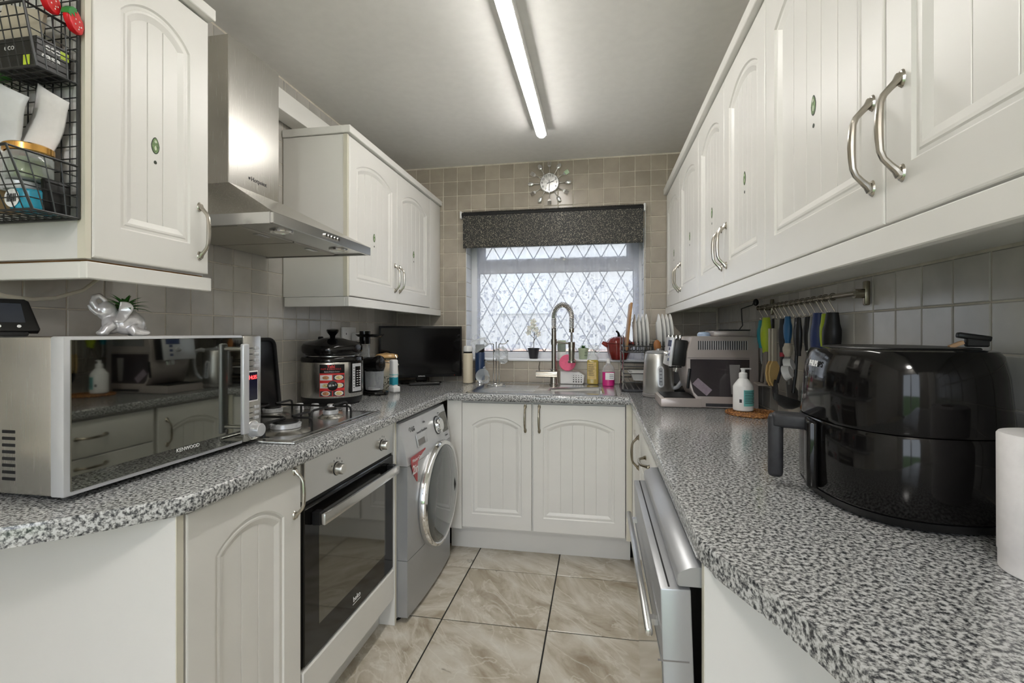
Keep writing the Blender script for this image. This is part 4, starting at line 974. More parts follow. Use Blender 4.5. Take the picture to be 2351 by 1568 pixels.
st = arcpatch(.1421, sa, sb, .045, .191, 'recipe_sticker', MAT['sticker_red'], t, .0006)
arcpatch(.1425, s_(0), s_(1), .151, .191, 'sticker_header', MAT['black_satin'], t, .0006)
for r_, (z0, z1) in enumerate(((.119, .143), (.083, .106), (.047, .070))):
    arcpatch(.1425, s_(.02), s_(.50), z0, z1, 'photo_panel', MAT['white_print'] if r_ < 2 else MAT['dark_print'], t, .0005, 6); arcpatch(.1425, s_(.54), s_(.98), z0, z1, 'photo_panel', MAT['dark_print'], t, .0005, 6)
    for c_, k in enumerate((.25, .77)):
        a = s_(k); M_ = T(.1429*math.cos(a), .1429*math.sin(a), (z0+z1)/2) @ RZ(a) @ RY(PI/2)
        G().lathe([(0, .0008), (.0125, .0008), (.0132, 0)], 20, M_, .85, 1.45).out('plate_print', MAT['ceramic'], t, I4)
        G().lathe([(0, .0014), (.0095, .0014), (.0100, .0006)], 20, M_, .85, 1.45).out('food_print', MAT['food_yellow' if (r_+c_) % 2 or r_ == 1 and c_ else 'food_brown'], t, I4)
def arctext(s, size, m, k, z, bold=0.0):
    a = s_(k); return text(s, size, m, t, T(.1434*math.cos(a), .1434*math.sin(a), z) @ RZ(a) @ FACE_PX, .0006, bold=bold)
arctext('Tefal', .017, MAT['sticker_red'], .46, .181, .0005); arctext('FAST & DELICIOUS', .0105, MAT['sticker_red'], .46, .170); arctext('Electric Pressure Cooker', .0065, MAT['white_print'], .5, .158)
a = s_(.52); M_ = T(.1442*math.cos(a), .1442*math.sin(a), .094) @ RZ(a) @ RY(PI/2)
G().lathe([(0, .0018), (.020, .0018), (.0215, .001), (.0225, 0)], 28, M_).out('badge', MAT['black_satin'], t, I4)
text('25 in 1', .0125, MAT['white_print'], t, T(.1464*math.cos(a), .1464*math.sin(a), .096) @ RZ(a) @ FACE_PX @ RZ(.12), .0004, bold=.0003)
# wall sockets and plug
t = thing('wall_socket', 'white double wall socket with plug behind the pressure cooker', 'socket', (LX+.006, 2.53, 1.22))
G().box(LX+.0055, LX+.016, 2.455, 2.605, 1.175, 1.268, .003, 2).out('faceplate', MAT['white_plastic'], t)
for y in (2.492, 2.562): G().box(LX+.016, LX+.019, y-.006, y+.006, 1.243, 1.257, .001, 1).out('switch', MAT['white_plastic'], t); G().box(LX+.0162, LX+.0168, y-.003, y+.003, 1.225, 1.235).out('pin_hole', MAT['black_matte'], t)
g = G(); g.box(LX+.0165, LX+.055, 2.545, 2.597, 1.190, 1.236, .008, 3); g.tube([(LX+.04, 2.571, 1.192), (LX+.042, 2.575, 1.12), (LX+.05, 2.60, 1.0), (LX+.06, 2.64, .906)], .0035, 8); g.out('plug', MAT['white_plastic'], t)
# black tray leaning on the wall behind the hob
def rr3(w, h, r): return rrect(-w/2, w/2, -h/2, h/2, r)
t = thing('baking_tray', 'black rounded baking tray leaning on the wall behind the microwave', 'tray', (-1.36, 1.745, .903))
Mt = T(-1.377, 1.735, 1.063) @ RZ(PI/2) @ RX(PI/2-.10)
G().prism(rr3(.25, .29, .03), -.004, .004, Mt, .0015).out('tray_base', MAT['black_satin'], t)
g = G(); p_ = [Mt @ Vector((x, y, .008)) for x, y in rr3(.25, .29, .03)]; g.tube(p_, .0075, 8, True); g.out('tray_rim', MAT['black_matte'], t)
# slow juicer
t = thing('slow_juicer', 'black upright slow juicer with clear jug behind the pressure cooker', 'juicer', (-1.222, 2.432, .90), A(-6))
g = G(); g.lathe([(0, .004), (.080, .004), (.085, .010), (.083, .018), (.070, .024), (0, .024)], 32, T(.02, .0, 0), 1, .78); g.out('base', MAT['black_gloss'], t, I4)
for x, y in ((-.04, -.05), (-.04, .05), (.075, -.035), (.075, .035)): G().cyl((x, y, 0), (x, y, .006), .008, n=10).out('foot', MAT['black_matte'], t, I4)
G().box(-.075, -.018, -.04, .04, .02, .20, .018, 4).out('motor_housing', MAT['black_satin'], t, I4)
G().cyl((-.035, 0, .165), (.035, 0, .165), .040, n=28).lathe([(.040, .035), (.047, .04), (.047, .062), (.040, .068), (.03, .072), (0, .072)], 28, T(0, 0, .165) @ RY(PI/2), rib=lambda a: 1+.03*math.cos(10*a)).out('screw_housing', MAT['black_gloss'], t, I4)
G().cyl((-.036, 0, .195), (-.036, 0, .27), .027, n=24).out('chute', MAT['clear_plastic'], t, I4)
G().cyl((-.036, 0, .275), (-.036, 0, .345), .029, n=24).out('feed_tube', MAT['black_gloss'], t, I4)
g = G(); g.lathe([(.026, .004), (.06, .006), (.072, .016), (.074, .020), (.068, .020), (.055, .011), (.026, .010)], 36, T(-.006, 0, .308), 1.12, .72); g.out('hopper_tray', MAT['black_gloss'], t, I4)
jg = G().lathe([(0, .004), (.044, .004), (.047, .008), (.050, .100), (.052, .104), (.049, .104), (.046, .012), (0, .010)], 32, T(.030, -.010, .026)).out('juice_jug', MAT['clear_plastic'], t, I4)
G().cyl((.03, -.01, .030), (.03, -.01, .040), .044, n=28).out('jug_base_band', MAT['white_plastic'], jg, I4)
# white and teal bottle
mat('teal', (.02, .28, .36), .4); vary(MAT['teal'], 8, .08)
mat('teal_pale', (.30, .58, .58), .4); vary(MAT['teal_pale'], 8, .08)
t = thing('detergent_bottle', 'white bottle with teal label between the juicer and the ceramic jar', 'bottle', (-1.142, 2.556, .90), A(-35))
G().box(-.026, .034, -.022, .022, .001, .034, .006, 3).box(-.024, .020, -.018, .018, .03, .185, .010, 3).out('body', MAT['white_plastic'], t, I4)
G().box(-.0248, .0208, -.0188, .0188, .036, .090, .009, 3).out('teal_label', MAT['teal'], t, I4); G().box(-.0247, .0207, -.0187, .0187, .0905, .108, .009, 3).out('pale_label', MAT['teal_pale'], t, I4)
# ceramic clip jar
mat('jar_cream', (.74, .60, .38), .25)
def jarm():
    n, l, p = nodes(MAT['jar_cream']); tc = n.new('ShaderNodeTexCoord'); sp = n.new('ShaderNodeSeparateXYZ'); l.new(tc.outputs['Object'], sp.inputs[0])
    r = n.new('ShaderNodeValToRGB'); e = r.color_ramp.elements; e[0].position = .10; e[0].color = (.74, .70, .58, 1); e[1].position = .19; e[1].color = (.66, .42, .18, 1); l.new(sp.outputs[2], r.inputs[0])
    nz = n.new('ShaderNodeTexNoise'); nz.inputs['Scale'].default_value = 26; nz.inputs['Distortion'].default_value = 2.5; l.new(tc.outputs['Object'], nz.inputs[0])
    r2 = n.new('ShaderNodeValToRGB'); r2.color_ramp.elements[0].position = .60; r2.color_ramp.elements[0].color = (0,0,0,1); r2.color_ramp.elements[1].position = .62; r2.color_ramp.elements[1].color = (1,1,1,1); l.new(nz.outputs['Fac'], r2.inputs[0])
    z2 = n.new('ShaderNodeValToRGB'); z2.color_ramp.elements[0].position = .115; z2.color_ramp.elements[0].color = (1,1,1,1); z2.color_ramp.elements[1].position = .13; z2.color_ramp.elements[1].color = (0,0,0,1); l.new(sp.outputs[2], z2.inputs[0])
    mu = n.new('ShaderNodeMath'); mu.operation = 'MULTIPLY'; l.new(r2.outputs[0], mu.inputs[0]); l.new(z2.outputs[0], mu.inputs[1])
    mx = n.new('ShaderNodeMixRGB'); mx.inputs['Color2'].default_value = (.03, .02, .015, 1); l.new(mu.outputs[0], mx.inputs['Fac']); l.new(r.outputs[0], mx.inputs['Color1']); l.new(mx.outputs[0], p.inputs['Base Color'])
jarm()
t = thing('storage_jar', 'cream ceramic clip-top jar in front of the television', 'jar', (-1.232, 2.655, .90))
G().lathe([(0, .001), (.045, .001), (.052, .010), (.066, .060), (.069, .095), (.066, .130), (.058, .155), (.055, .165), (.058, .172), (.056, .176), (0, .176)], 40).out('body', MAT['jar_cream'], t, I4)
G().lathe([(.056, .177), (.060, .179), (.060, .185), (.056, .187)], 40).out('seal', MAT['bronze'], t, I4)
G().lathe([(.056, .188), (.064, .190), (.066, .198), (.060, .208), (.040, .213), (0, .215)], 40).out('lid', MAT['jar_cream'], t, I4)
g = G()
g.tube([(.060*math.cos(a), .060*math.sin(a), .165) for a in [2*PI*i/28 for i in range(28)]], .0022, 6, True)
for q in (A(-20), A(160)):
    c, s = math.cos(q), math.sin(q); g.tube([(.060*c, .060*s, .165), (.076*c, .076*s, .172), (.080*c, .080*s, .190), (.070*c, .070*s, .205)], .002, 6); g.tube([(.076*c, .076*s, .172), (.086*c-.01*s, .086*s+.01*c, .150), (.080*c+.01*s, .080*s-.01*c, .135)], .002, 6)
g.tube([(.070*math.cos(A(-20)), .070*math.sin(A(-20)), .205), (0, 0, .219), (.070*math.cos(A(160)), .070*math.sin(A(160)), .205)], .002, 6)
g.out('wire_clip', MAT['chrome'], t, I4)
# television across the corner
p0, p1 = Vector((-1.392, 2.885, 0)), Vector((-.918, 3.150, 0)); tv_a = math.atan2(p1.y-p0.y, p1.x-p0.x); W_ = (p1-p0).length
t = thing('television', 'small black flat-screen television standing across the corner of the worktop', 'television', ((p0.x+p1.x)/2, (p0.y+p1.y)/2, .90), tv_a)
G().box(-W_/2, W_/2, -.014, .012, .042, .380, .004, 2).box(-.14, .14, .010, .040, .09, .30, .01, 2).out('cabinet', MAT['black_satin'], t, I4)
G().box(-W_/2+.012, W_/2-.012, -.0150, -.0135, .062, .366).out('screen', MAT['black_gloss'], t, I4)
g = G(); g.box(-.035, .035, -.005, .014, .012, .06, .003, 1); g.lathe([(0, .001), (.105, .001), (.11, .005), (.105, .010), (0, .013)], 40, T(0, 0, 0), 1.25, .50); g.out('stand', MAT['black_gloss'], t, I4)
text('SAMSUNG', .010, MAT['white_print'], t, T(0, -.0152, .050) @ FACE_Y)
mat('led_dim', (.5, .05, .02), .4); vary(MAT['led_dim'], 5, .1)
G().box(W_/2-.055, W_/2-.049, -.0148, -.0140, .050, .053).out('standby_light', MAT['led_dim'], t, I4)
t = thing('remote_control', 'slim black and silver remote control lying in front of the television', 'remote control', (-1.098, 2.925, .9002), tv_a-.12)
G().box(-.098, .098, -.024, .024, 0, .018, .006, 3).out('body', MAT['black_satin'], t, I4); G().box(-.092, .092, -.018, .018, .0175, .0195, .001, 1).out('key_plate', MAT['steel_h'], t, I4)
for i in range(8):
    for j in range(2): G().box(-.080+.02*i, -.068+.02*i, -.012+.014*j, -.003+.014*j, .019, .0215, .001, 1).out('key', MAT['black_matte'], t, I4)
# ------------------------------------------------------------------ elephant planter and monitor on the microwave
def silver_ceramic():
    m = mat('silver_glaze', (.78, .78, .80), .22, .35); vary(m, 45, .12, .5); return m
silver_ceramic()
t = thing('elephant_planter', 'silver elephant planter with raised trunk on top of the microwave', 'planter', (-1.245, 1.055, 1.2285), A(56))
g = G()        # local -x = head end (left in the photo); y towards the wall
g.ell((.024, 0, .036), (.042, .032, .034)); g.ell((.046, 0, .030), (.026, .028, .028)); g.ell((-.012, 0, .032), (.026, .024, .028)); g.ell((-.024, 0, .066), (.024, .020, .023)); g.ell((-.034, 0, .060), (.015, .015, .018)); g.ell((-.012, 0, .052), (.018, .018, .020))
for sy in (1, -1):
    g.tube([(-.010, .018*sy, .03), (-.026, .020*sy, .018), (-.034, .020*sy, .006)], [.013, .012, .011], 10); g.ell((-.037, .020*sy, .007), (.012, .010, .0072))
    g.tube([(.035, .024*sy, .02), (.040, .032*sy, .010), (.060, .030*sy, .008)], [.017, .013, .010], 10); g.ell((.066, .030*sy, .008), (.013, .011, .0080))
    g.tube([(-.036, .012*sy, .055), (-.050, .014*sy, .058), (-.062, .014*sy, .068), (-.068, .013*sy, .080)], [.0055, .005, .004, .002], 8)
g.tube([(-.038, 0, .066), (-.050, 0, .072), (-.058, 0, .086), (-.054, 0, .099), (-.043, 0, .103), (-.034, 0, .097), (-.029, 0, .091), (-.024, 0, .095)], [.013, .011, .0095, .008, .0075, .007, .0065, .0065], 12)
g.tube([(.062, 0, .035), (.072, .004, .020), (.070, .010, .010)], [.005, .004, .003], 8)
b = g.out('body', MAT['silver_glaze'], t, Matrix.Diagonal((.84, 1, 1, 1)))
md = b.modifiers.new('remesh', 'REMESH'); md.mode = 'VOXEL'; md.voxel_size = .0022; md.use_smooth_shade = True
md = b.modifiers.new('smooth', 'SMOOTH'); md.factor = .5; md.iterations = 4
for sy in (1, -1):
    def ear(u, v, sy=sy):
        a = -1.9+3.4*u; r = v*(.027+.004*math.sin(3*a)); return (.000+r*math.cos(a)*1.0, sy*(.028+.018*v-.006*v*v), .064+r*math.sin(a)*1.0)
    e_ = G().surf(ear, 18, 7).out('ear', MAT['silver_glaze'], t, I4); md = e_.modifiers.new('solid', 'SOLIDIFY'); md.thickness = .003; e_.data.set_sharp_from_angle(angle=2.0)
mat('leaf_green', (.045, .16, .03), .35); vary(MAT['leaf_green'], 30, .3)
mat('soil', (.05, .03, .02), .9); vary(MAT['soil'], 60, .4)
def leaf(g, base, ang, el, L, w, curl=.8, n=7):
    d = Vector((math.cos(ang), math.sin(ang), 0)); s = Vector((-math.sin(ang), math.cos(ang), 0)); p = Vector(base); vs = []; e = el
    for i in range(n+1):
        k = i/n; ww = w*(1-k**1.6)*(.55+.9*min(k*3, 1)*.5); up = Vector((0, 0, 1)); nrm = (-d*math.sin(e)+up*math.cos(e))
        vs += [p-s*ww+nrm*ww*.35, p.copy(), p+s*ww+nrm*ww*.35]; p = p+(d*math.cos(e)+up*math.sin(e))*(L/n); e -= curl/n
    fs = []
    for i in range(n):
        for j in range(2): a = 3*i+j; fs.append((a, a+1, a+4, a+3))
    g.add([tuple(v) for v in vs], fs)
pl = thing('succulent', 'spiky green succulent growing from the silver elephant planter', 'plant', (-1.245, 1.055, 1.2285), A(56))
for k in range(26):
    g = G(); leaf(g, (.016, .004, .066), k*2.399, .35+1.05*(k/26), .064-.008*(k/26), .0078, 1.0); g.out('leaf', MAT['leaf_green'], pl, I4)
mat('screen_dark', (.03, .035, .05), .1); vary(MAT['screen_dark'], 6, .4)
t = thing('energy_monitor', 'black wedge-shaped energy monitor with screen on the microwave', 'monitor', (-1.265, .815, 1.2285), A(60))
tiltm = T(0, -.008, .008) @ RX(-.42)
G().prism([(-.060, 0), (.060, 0), (.063, .006), (.047, .072), (.040, .078), (-.040, .078), (-.047, .072), (-.063, .006)], -.009, .009, tiltm @ RX(PI/2), .003).out('case', MAT['black_satin'], t, I4)
G().prism([(-.040, .020), (.040, .020), (.034, .066), (-.034, .066)], .009, .0096, tiltm @ RX(PI/2)).out('screen', MAT['screen_dark'], t, I4)
for x in (-.03, 0, .03): G().cyl((0, 0, 0), (0, 0, .0008), .0035, n=10).out('button', MAT['white_print'], t, tiltm @ RX(PI/2) @ T(x, .011, .009))
G().box(-.045, .045, -.012, .040, 0, .010, .003, 2).out('foot', MAT['black_matte'], t, I4)
# white cable loop under the left cabinet
tag(G().tube([(-1.30, .72+.0, 1.392), (-1.33, .76, 1.36), (-1.35, .82, 1.338), (-1.365, .89, 1.322), (-1.37, .95, 1.318), (-1.37, 1.00, 1.325), (-1.36, 1.06, 1.35), (-1.35, 1.10, 1.391)], .005, 8).out('cable', MAT['cream']), 'cream cable looping below the single wall cabinet', 'cable')
# ------------------------------------------------------------------ sink area
mat('flask_cream', (.70, .62, .47), .35); vary(MAT['flask_cream'], 5, .03)
mat('flask_blue', (.012, .035, .10), .3); vary(MAT['flask_blue'], 5, .08)
t = thing('flask', 'cream drinks flask with pale screw cap beside the television', 'flask', (-.860, 3.105, .90))
G().lathe([(0, .001), (.031, .001), (.034, .004), (.034, .190), (.031, .198), (.029, .200)], 32).out('body', MAT['flask_cream'], t, I4)
G().lathe([(.029, .2005), (.029, .210), (0, .210)], 28).out('neck_ring', MAT['black_satin'], t, I4)
cp_ = G().lathe([(.030, .2105), (.032, .213), (.032, .232), (.031, .240), (.027, .248), (0, .249)], 32).out('cap', MAT['white_plastic'], t, I4)
G().tube([(.030, 0, .214), (.044, 0, .210), (.046, 0, .185), (.042, 0, .168)], .0025, 6).out('strap', MAT['white_plastic'], t, I4)
t = thing('flask', 'navy blue drinks flask with black cap next to the cream flask', 'flask', (-.782, 3.125, .90))
G().lathe([(0, .0005), (.031, .0005), (.033, .003), (.033, .020), (.0325, .021)], 32).out('base_ring', MAT['chrome'], t, I4)
G().lathe([(.0325, .0215), (.033, .023), (.033, .200), (.030, .205), (.029, .206)], 32).out('body', MAT['flask_blue'], t, I4)
G().lathe([(.030, .2065), (.031, .208), (.031, .252), (.027, .258), (0, .258)], 32).out('cap', MAT['black_satin'], t, I4)
# mug tree with glass mugs
tx, ty = -.632, 2.945
t = thing('mug_tree', 'chrome wire mug tree on the draining board', 'mug rack', (tx, ty, .904))
g = G(); g.tube([(.060*math.cos(a), .060*math.sin(a), .0045) for a in [2*PI*i/32 for i in range(32)]], .0032, 6, True)
for x in (-.018, 0, .018): g.tube([(x, 0, .005), (x, 0, .275 if x == 0 else .262)], .0030, 8)
g.tube([(-.060, 0, .0045), (.060, 0, .0045)], .003, 6); g.tube([(0, -.060, .0045), (0, .060, .0045)], .003, 6)
g.out('stand', MAT['chrome'], t, I4)
arms = [(.018, .262, 0, 1), (-.018, .262, 0, -1), (.018, .140, 0, 1), (-.018, .140, 0, -1), (0, .200, -1, 0), (0, .205, 1, 0)]
for x, z, dy, dx in arms:
    a = G().tube([(x, 0, z), (x+.035*dx, .035*dy, z), (x+.042*dx, .042*dy, z+.004), (x+.055*dx, .055*dy, z+.018)], .0028, 6).out('arm', MAT['chrome'], t, I4)
    G().ell((x+.056*dx, .056*dy, z+.019), .0048, nu=10, nv=8).out('tip', MAT['black_satin'], a, I4)
def mug(label, M):
    m = thing('glass_mug', label, 'mug', (0, 0, 0), 0, 'clear glass mugs hanging on the mug tree'); m.matrix_local = T(tx, ty, .904) @ M
    G().lathe([(0, 0), (.026, 0), (.029, .004), (.033, .03), (.040, .075), (.043, .095), (.041, .0955), (.038, .075), (.030, .03), (.025, .008), (0, .007)], 32).out('cup', MAT['clear_glass'], m, I4)
    g = G(); g.tube([(.036, 0, .075), (.056, 0, .078), (.064, 0, .060), (.060, 0, .036), (.036, 0, .026)], .0045, 8); g.out('mug_handle', MAT['clear_glass'], m, I4); return m
mug('clear glass mug tilted on the upper left arm of the mug tree', T(-.095, -.005, .265) @ RY(A(-115)) @ T(0, 0, -.04) @ RZ(0))
mug('clear glass mug hanging on the upper right arm of the mug tree', T(.055, -.035, .165) @ RX(A(62)) @ RZ(A(90)))
mug('clear glass mug hanging low on the left of the mug tree', T(-.060, -.030, .040) @ RX(A(70)) @ RZ(A(90)))
# window sill things
SZ = WZ0+.0145
mat('pot_black', (.018, .018, .022), .5); vary(MAT['pot_black'], 10, .1)
mat('petal', (.80, .80, .76), .5, sss=.1); vary(MAT['petal'], 20, .05)
mat('stem', (.09, .07, .05), .6); vary(MAT['stem'], 30, .2)
t = thing('orchid', 'white artificial orchid in a small black pot on the windowsill', 'plant', (-.437, 3.252, SZ))
G().lathe([(0, .0005), (.027, .0005), (.028, .003), (.038, .062), (.040, .0625), (.040, .072), (.037, .072), (.035, .066), (0, .064)], 32).out('pot', MAT['pot_black'], t, I4)
g = G(); sp_ = [(0, 0, .06), (.002, 0, .11), (.004, 0, .15), (.012, -.004, .19), (.008, -.006, .23), (0, -.008, .255)]; g.tube(sp_, .0022, 6)
g.tube([(.004, 0, .125), (.020, -.003, .145), (.030, -.006, .165)], .0018, 6); g.tube([(.003, 0, .14), (-.014, -.004, .155), (-.026, -.006, .17)], .0018, 6); g.out('flower_stem', MAT['stem'], t, I4)
for k, (a, L) in enumerate(((2.8, .075), (.2, .07), (3.5, .05))):
    g = G(); leaf(g, (0, 0, .068), a, .5 if k == 0 else .15, L, .011, .7); g.out('leaf', MAT['silver_glaze'] if k < 2 else MAT['leaf_green'], t, I4)
for (x, y, z, s) in ((0, -.012, .250, 1.0), (-.022, -.012, .205, 1.0), (.018, -.014, .195, 1.0), (-.032, -.010, .175, .9), (.034, -.012, .165, .95), (.004, -.016, .225, .9)):
    g = G()
    for k in range(5): g.ell((.0135*s, 0, 0), (.0125*s, .009*s, .0022), T(x, y, z) @ RX(1.2) @ RZ(2*PI*k/5+x*60) @ RY(-.35), 10, 6)
    f = g.out('blossom', MAT['petal'], t, I4); G().ell((x, y-.003, z), .0020*s, nu=8, nv=6).out('blossom_centre', MAT['food_yellow'], f, I4)
mat('pot_green', (.46, .55, .38), .5); vary(MAT['pot_green'], 8, .05)
t = thing('succulent_pot', 'small potted green succulent in a pale green pot on the windowsill', 'plant', (-.100, 3.250, SZ))
G().lathe([(0, .0005), (.026, .0005), (.027, .003), (.033, .060), (.035, .0605), (.035, .074), (.032, .074), (.031, .066), (0, .065)], 32).out('pot', MAT['pot_green'], t, I4)
for k in range(22):
    g = G(); leaf(g, (0, 0, .064), k*2.399, .35+1.0*k/22, .036, .0075, .3, 5); g.out('leaf', MAT['leaf_green'], t, I4)
for k, s in enumerate(('just', 'a', 'happy')): text(s, .010, MAT['dark_print'], t, RZ(.55) @ T(0, -.0325, .048-.011*k) @ FACE_Y @ RX(-.1))
mat('sage', (.25, .30, .25), .5); vary(MAT['sage'], 10, .1)
t = thing('candle_box', 'white and sage green boxed candle on the windowsill behind the tap', 'box', (-.246, 3.262, SZ))
G().box(-.029, .029, -.018, .018, .0005, .048, .003, 2).out('base', MAT['white_plastic'], t, I4); G().box(-.027, .027, -.016, .016, .0485, .100, .002, 1).out('band', MAT['sage'], t, I4); G().box(-.028, .028, -.017, .017, .1005, .125, .003, 2).out('lid', MAT['pot_green'], t, I4)
mat('casserole_red', (.20, .022, .018), .1, coat=.5); vary(MAT['casserole_red'], 5, .2)
t = thing('pumpkin_casserole', 'dark red pumpkin-shaped casserole dish with lid on the windowsill', 'casserole', (.132, 3.226, SZ))
rib = lambda a: 1-.055*(1-abs(math.cos(a*5)))**1.0
G().lathe([(0, .0005), (.050, .0005), (.060, .010), (.074, .050), (.080, .090), (.081, .104), (.076, .106), (.070, .09), (0, .09)], 80, rib=rib).out('pot', MAT['casserole_red'], t, I4)
l_ = G().lathe([(.083, .107), (.082, .112), (.070, .132), (.048, .148), (.022, .153), (0, .150)], 80, rib=rib).out('lid', MAT['casserole_red'], t, I4)
G().tube([(0, 0, .148), (0, 0, .163), (-.004, 0, .176), (-.014, 0, .186), (-.020, 0, .186)], [.012, .009, .0075, .0065, .005], 10).out('stem_knob', MAT['black_gloss'], l_, I4)
for sx in (-1, 1): G().tube([(sx*.072, 0, .095), (sx*.092, 0, .104), (sx*.108, 0, .112)], [.013, .011, .008], 10, flat=1.6).out('side_handle', MAT['casserole_red'], t, I4)
# behind the sink
mat('soap_yellow', (.42, .32, .06), .12, coat=.4); vary(MAT['soap_yellow'], 6, .1)
mat('label_gold', (.62, .46, .18), .45); vary(MAT['label_gold'], 50, .15)
mat('soap_pink', (.62, .02, .22), .1, coat=.4); vary(MAT['soap_pink'], 6, .1)
mat('pink', (.85, .12, .25), .5); vary(MAT['pink'], 90, .08, .3)
t = thing('spray_bottle', 'clear spray bottle of yellow cleaner behind the sink', 'bottle', (-.036, 3.128, .9045))
G().box(-.036, .036, -.024, .024, .0005, .158, .010, 3).out('liquid', MAT['soap_yellow'], t, I4)
G().lathe([(.030, 0), (.037, .002), (.036, .014), (.028, .030), (.016, .042), (.014, .056)], 28, T(0, 0, .158), 1, .68).out('shoulder', MAT['clear_bottle'], t, I4)
G().box(-.033, .022, -.0255, -.0245, .035, .142, 0).out('label', MAT['label_gold'], t, I4)
for k in range(6): G().box(-.028, .002+.004*(k % 3), -.0259, -.0255, .125-.013*k, .128-.013*k).out('label_print', MAT['dark_print'], t, I4)
g = G(); g.cyl((0, 0, .205), (0, 0, .225), .015, n=18); g.box(-.030, .040, -.010, .010, .225, .252, .006, 2); g.box(.030, .044, -.006, .006, .200, .228, .003, 1); g.out('trigger_head', MAT['clear_bottle'], t, I4)
t = thing('hand_soap', 'bottle of bright pink hand soap at the edge of the sink', 'bottle', (.062, 3.072, .9045))
G().lathe([(0, .0005), (.036, .0005), (.038, .004), (.038, .085), (.0375, .0855), (0, .0855)], 32, None, 1, .75).out('liquid', MAT['soap_pink'], t, I4)
G().lathe([(.038, .086), (.036, .108), (.028, .124), (.016, .134), (.013, .140)], 32, None, 1, .75).out('shoulder', MAT['clear_bottle'], t, I4)
G().box(-.020, .034, -.0295, -.0275, .038, .082, .001, 1).out('label', MAT['white_print'], t, I4)
for k in range(3): G().box(.006, .030, -.0300, -.0296, .068-.010*k, .071-.010*k).out('label_print', MAT['dark_print'], t, I4)
G().lathe([(0, .140), (.014, .140), (.014, .158), (.010, .162), (.009, .170), (0, .171)], 20).out('cap', MAT['white_plastic'], t, I4)
t = thing('sponge_caddy', 'white plastic sponge caddy with drain holes behind the tap', 'caddy', (-.166, 3.140, .9045))
pf = [(-.078, 0), (.066, 0), (.074, .010), (.078, .055), (.040, .078), (-.078, .084)]
G().prism(pf, -.030, .030, RX(PI/2), .006, 3).out('body', MAT['white_plastic'], t, I4)
g = G()
for i in range(4):
    for j in range(4): g.cyl((.008+.0165*i, -.0303, .016+.0135*j), (.008+.0165*i, -.0308, .016+.0135*j), .0042-.0006*j, n=10)
g.out('drain_holes', MAT['black_matte'], t, I4)
t = tag(G().lathe([(0, -.007), (.050, -.007), (.053, -.004), (.053, .004), (.050, .007), (0, .007)], 40, T(-.197, 3.100, 1.043) @ RX(PI/2-.12)).out('scrubbing_pad', MAT['pink']), 'round pink silicone scrubbing pad leaning against the sponge caddy', 'scrubber')
# ------------------------------------------------------------------ dish rack
t = thing('dish_rack', 'two-tier wire dish rack in the corner right of the sink', 'dish rack', (.30, 2.98, .90))
rx0, rx1, ry0, ry1 = .140, .470, 2.790, 3.138
G().prism(rrect(rx0-.01, rx1+.01, ry0-.01, ry1+.01, .02), .9003, .915, None, .004).out('drip_tray', MAT['charcoal'], t)
for k in range(9): G().box(rx0+.02+.033*k, rx0+.026+.033*k, ry0, ry1, .9152, .919).out('tray_rib', MAT['grey_plastic'], t)
def wireframe(z, name, n=0, lip=0):
    g = G(); g.tube([(x, y, z) for x, y in rrect(rx0, rx1, ry0, ry1, .02)], .0032, 6, True)
    if lip: g.tube([(x, y, z+lip) for x, y in rrect(rx0, rx1, ry0, ry1, .02)], .0032, 6, True)
    for k in range(n):
        x = rx0+(rx1-rx0)*(k+.5)/n; g.tube([(x, ry0, z+lip), (x, ry0, z), (x, ry1, z), (x, ry1, z+lip)], .0018, 5)
    g.out(name, MAT['wire'], t)
wireframe(.955, 'lower_tier', 12); wireframe(1.125, 'upper_tier', 16, .035)
for z in (1.005, 1.045): wireframe(z, 'side_rail')
for x in (rx0, rx1):
    for y in (ry0+.02, ry1-.02): G().tube([(x, y, .9153), (x, y, 1.22)], .0042, 8).out('post', MAT['chrome'], t)
g = G()
for k in range(16):
    x = rx0+(rx1-rx0)*(k+.5)/16
    g.tube([(x, 2.91, 1.126), (x, 2.91, 1.185)], .0018, 5)
g.tube([(rx0, 2.91, 1.127), (rx1, 2.91, 1.127)], .002, 5); g.out('peg_row', MAT['wire'], t)
pm = G().lathe([(0, 0), (.060, 0), (.066, .004), (.108, .014), (.110, .016), (.108, .0175), (.064, .007), (0, .004)], 48)
pme = None
for k, x in enumerate((.205, .228, .251, .274, .345, .367, .389, .411)):
    M_ = T(x, 2.995, 1.240) @ RY(PI/2-.06)
    if pme is None: o = pm.out('dinner_plate', MAT['ceramic'], None, M_); pme = o.data
    else: o = link('dinner_plate', pme, None, M_)
    ords = ['first', 'second', 'third', 'fourth']
    tag(o, f'white dinner plate upright in the dish rack, {ords[k % 4]} from the left in the {"left" if k < 4 else "right"}-hand group', 'plate', 'white plates in the dish rack')
mat('wood', (.36, .19, .075), .5); vary(MAT['wood'], 20, .25, stretch=(1, 1, .12))
mat('wood_spoon', (.33, .13, .035), .5); vary(MAT['wood_spoon'], 20, .2, stretch=(1, 1, .15))
tag(G().box(-.0065, .0065, -.10, .10, 0, .285, .004, 2, T(.164, 2.995, 1.131) @ RY(.10)).out('chopping_board', MAT['wood']), 'wooden chopping board standing at the left end of the dish rack', 'chopping board')
t = thing('serving_dish', 'white rectangular dish on the lower tier of the dish rack', 'dish', (.30, 2.965, .959))
G().prism(rrect(-.10, .10, -.10, .10, .02), 0, .004).out('base', MAT['ceramic'], t, I4)
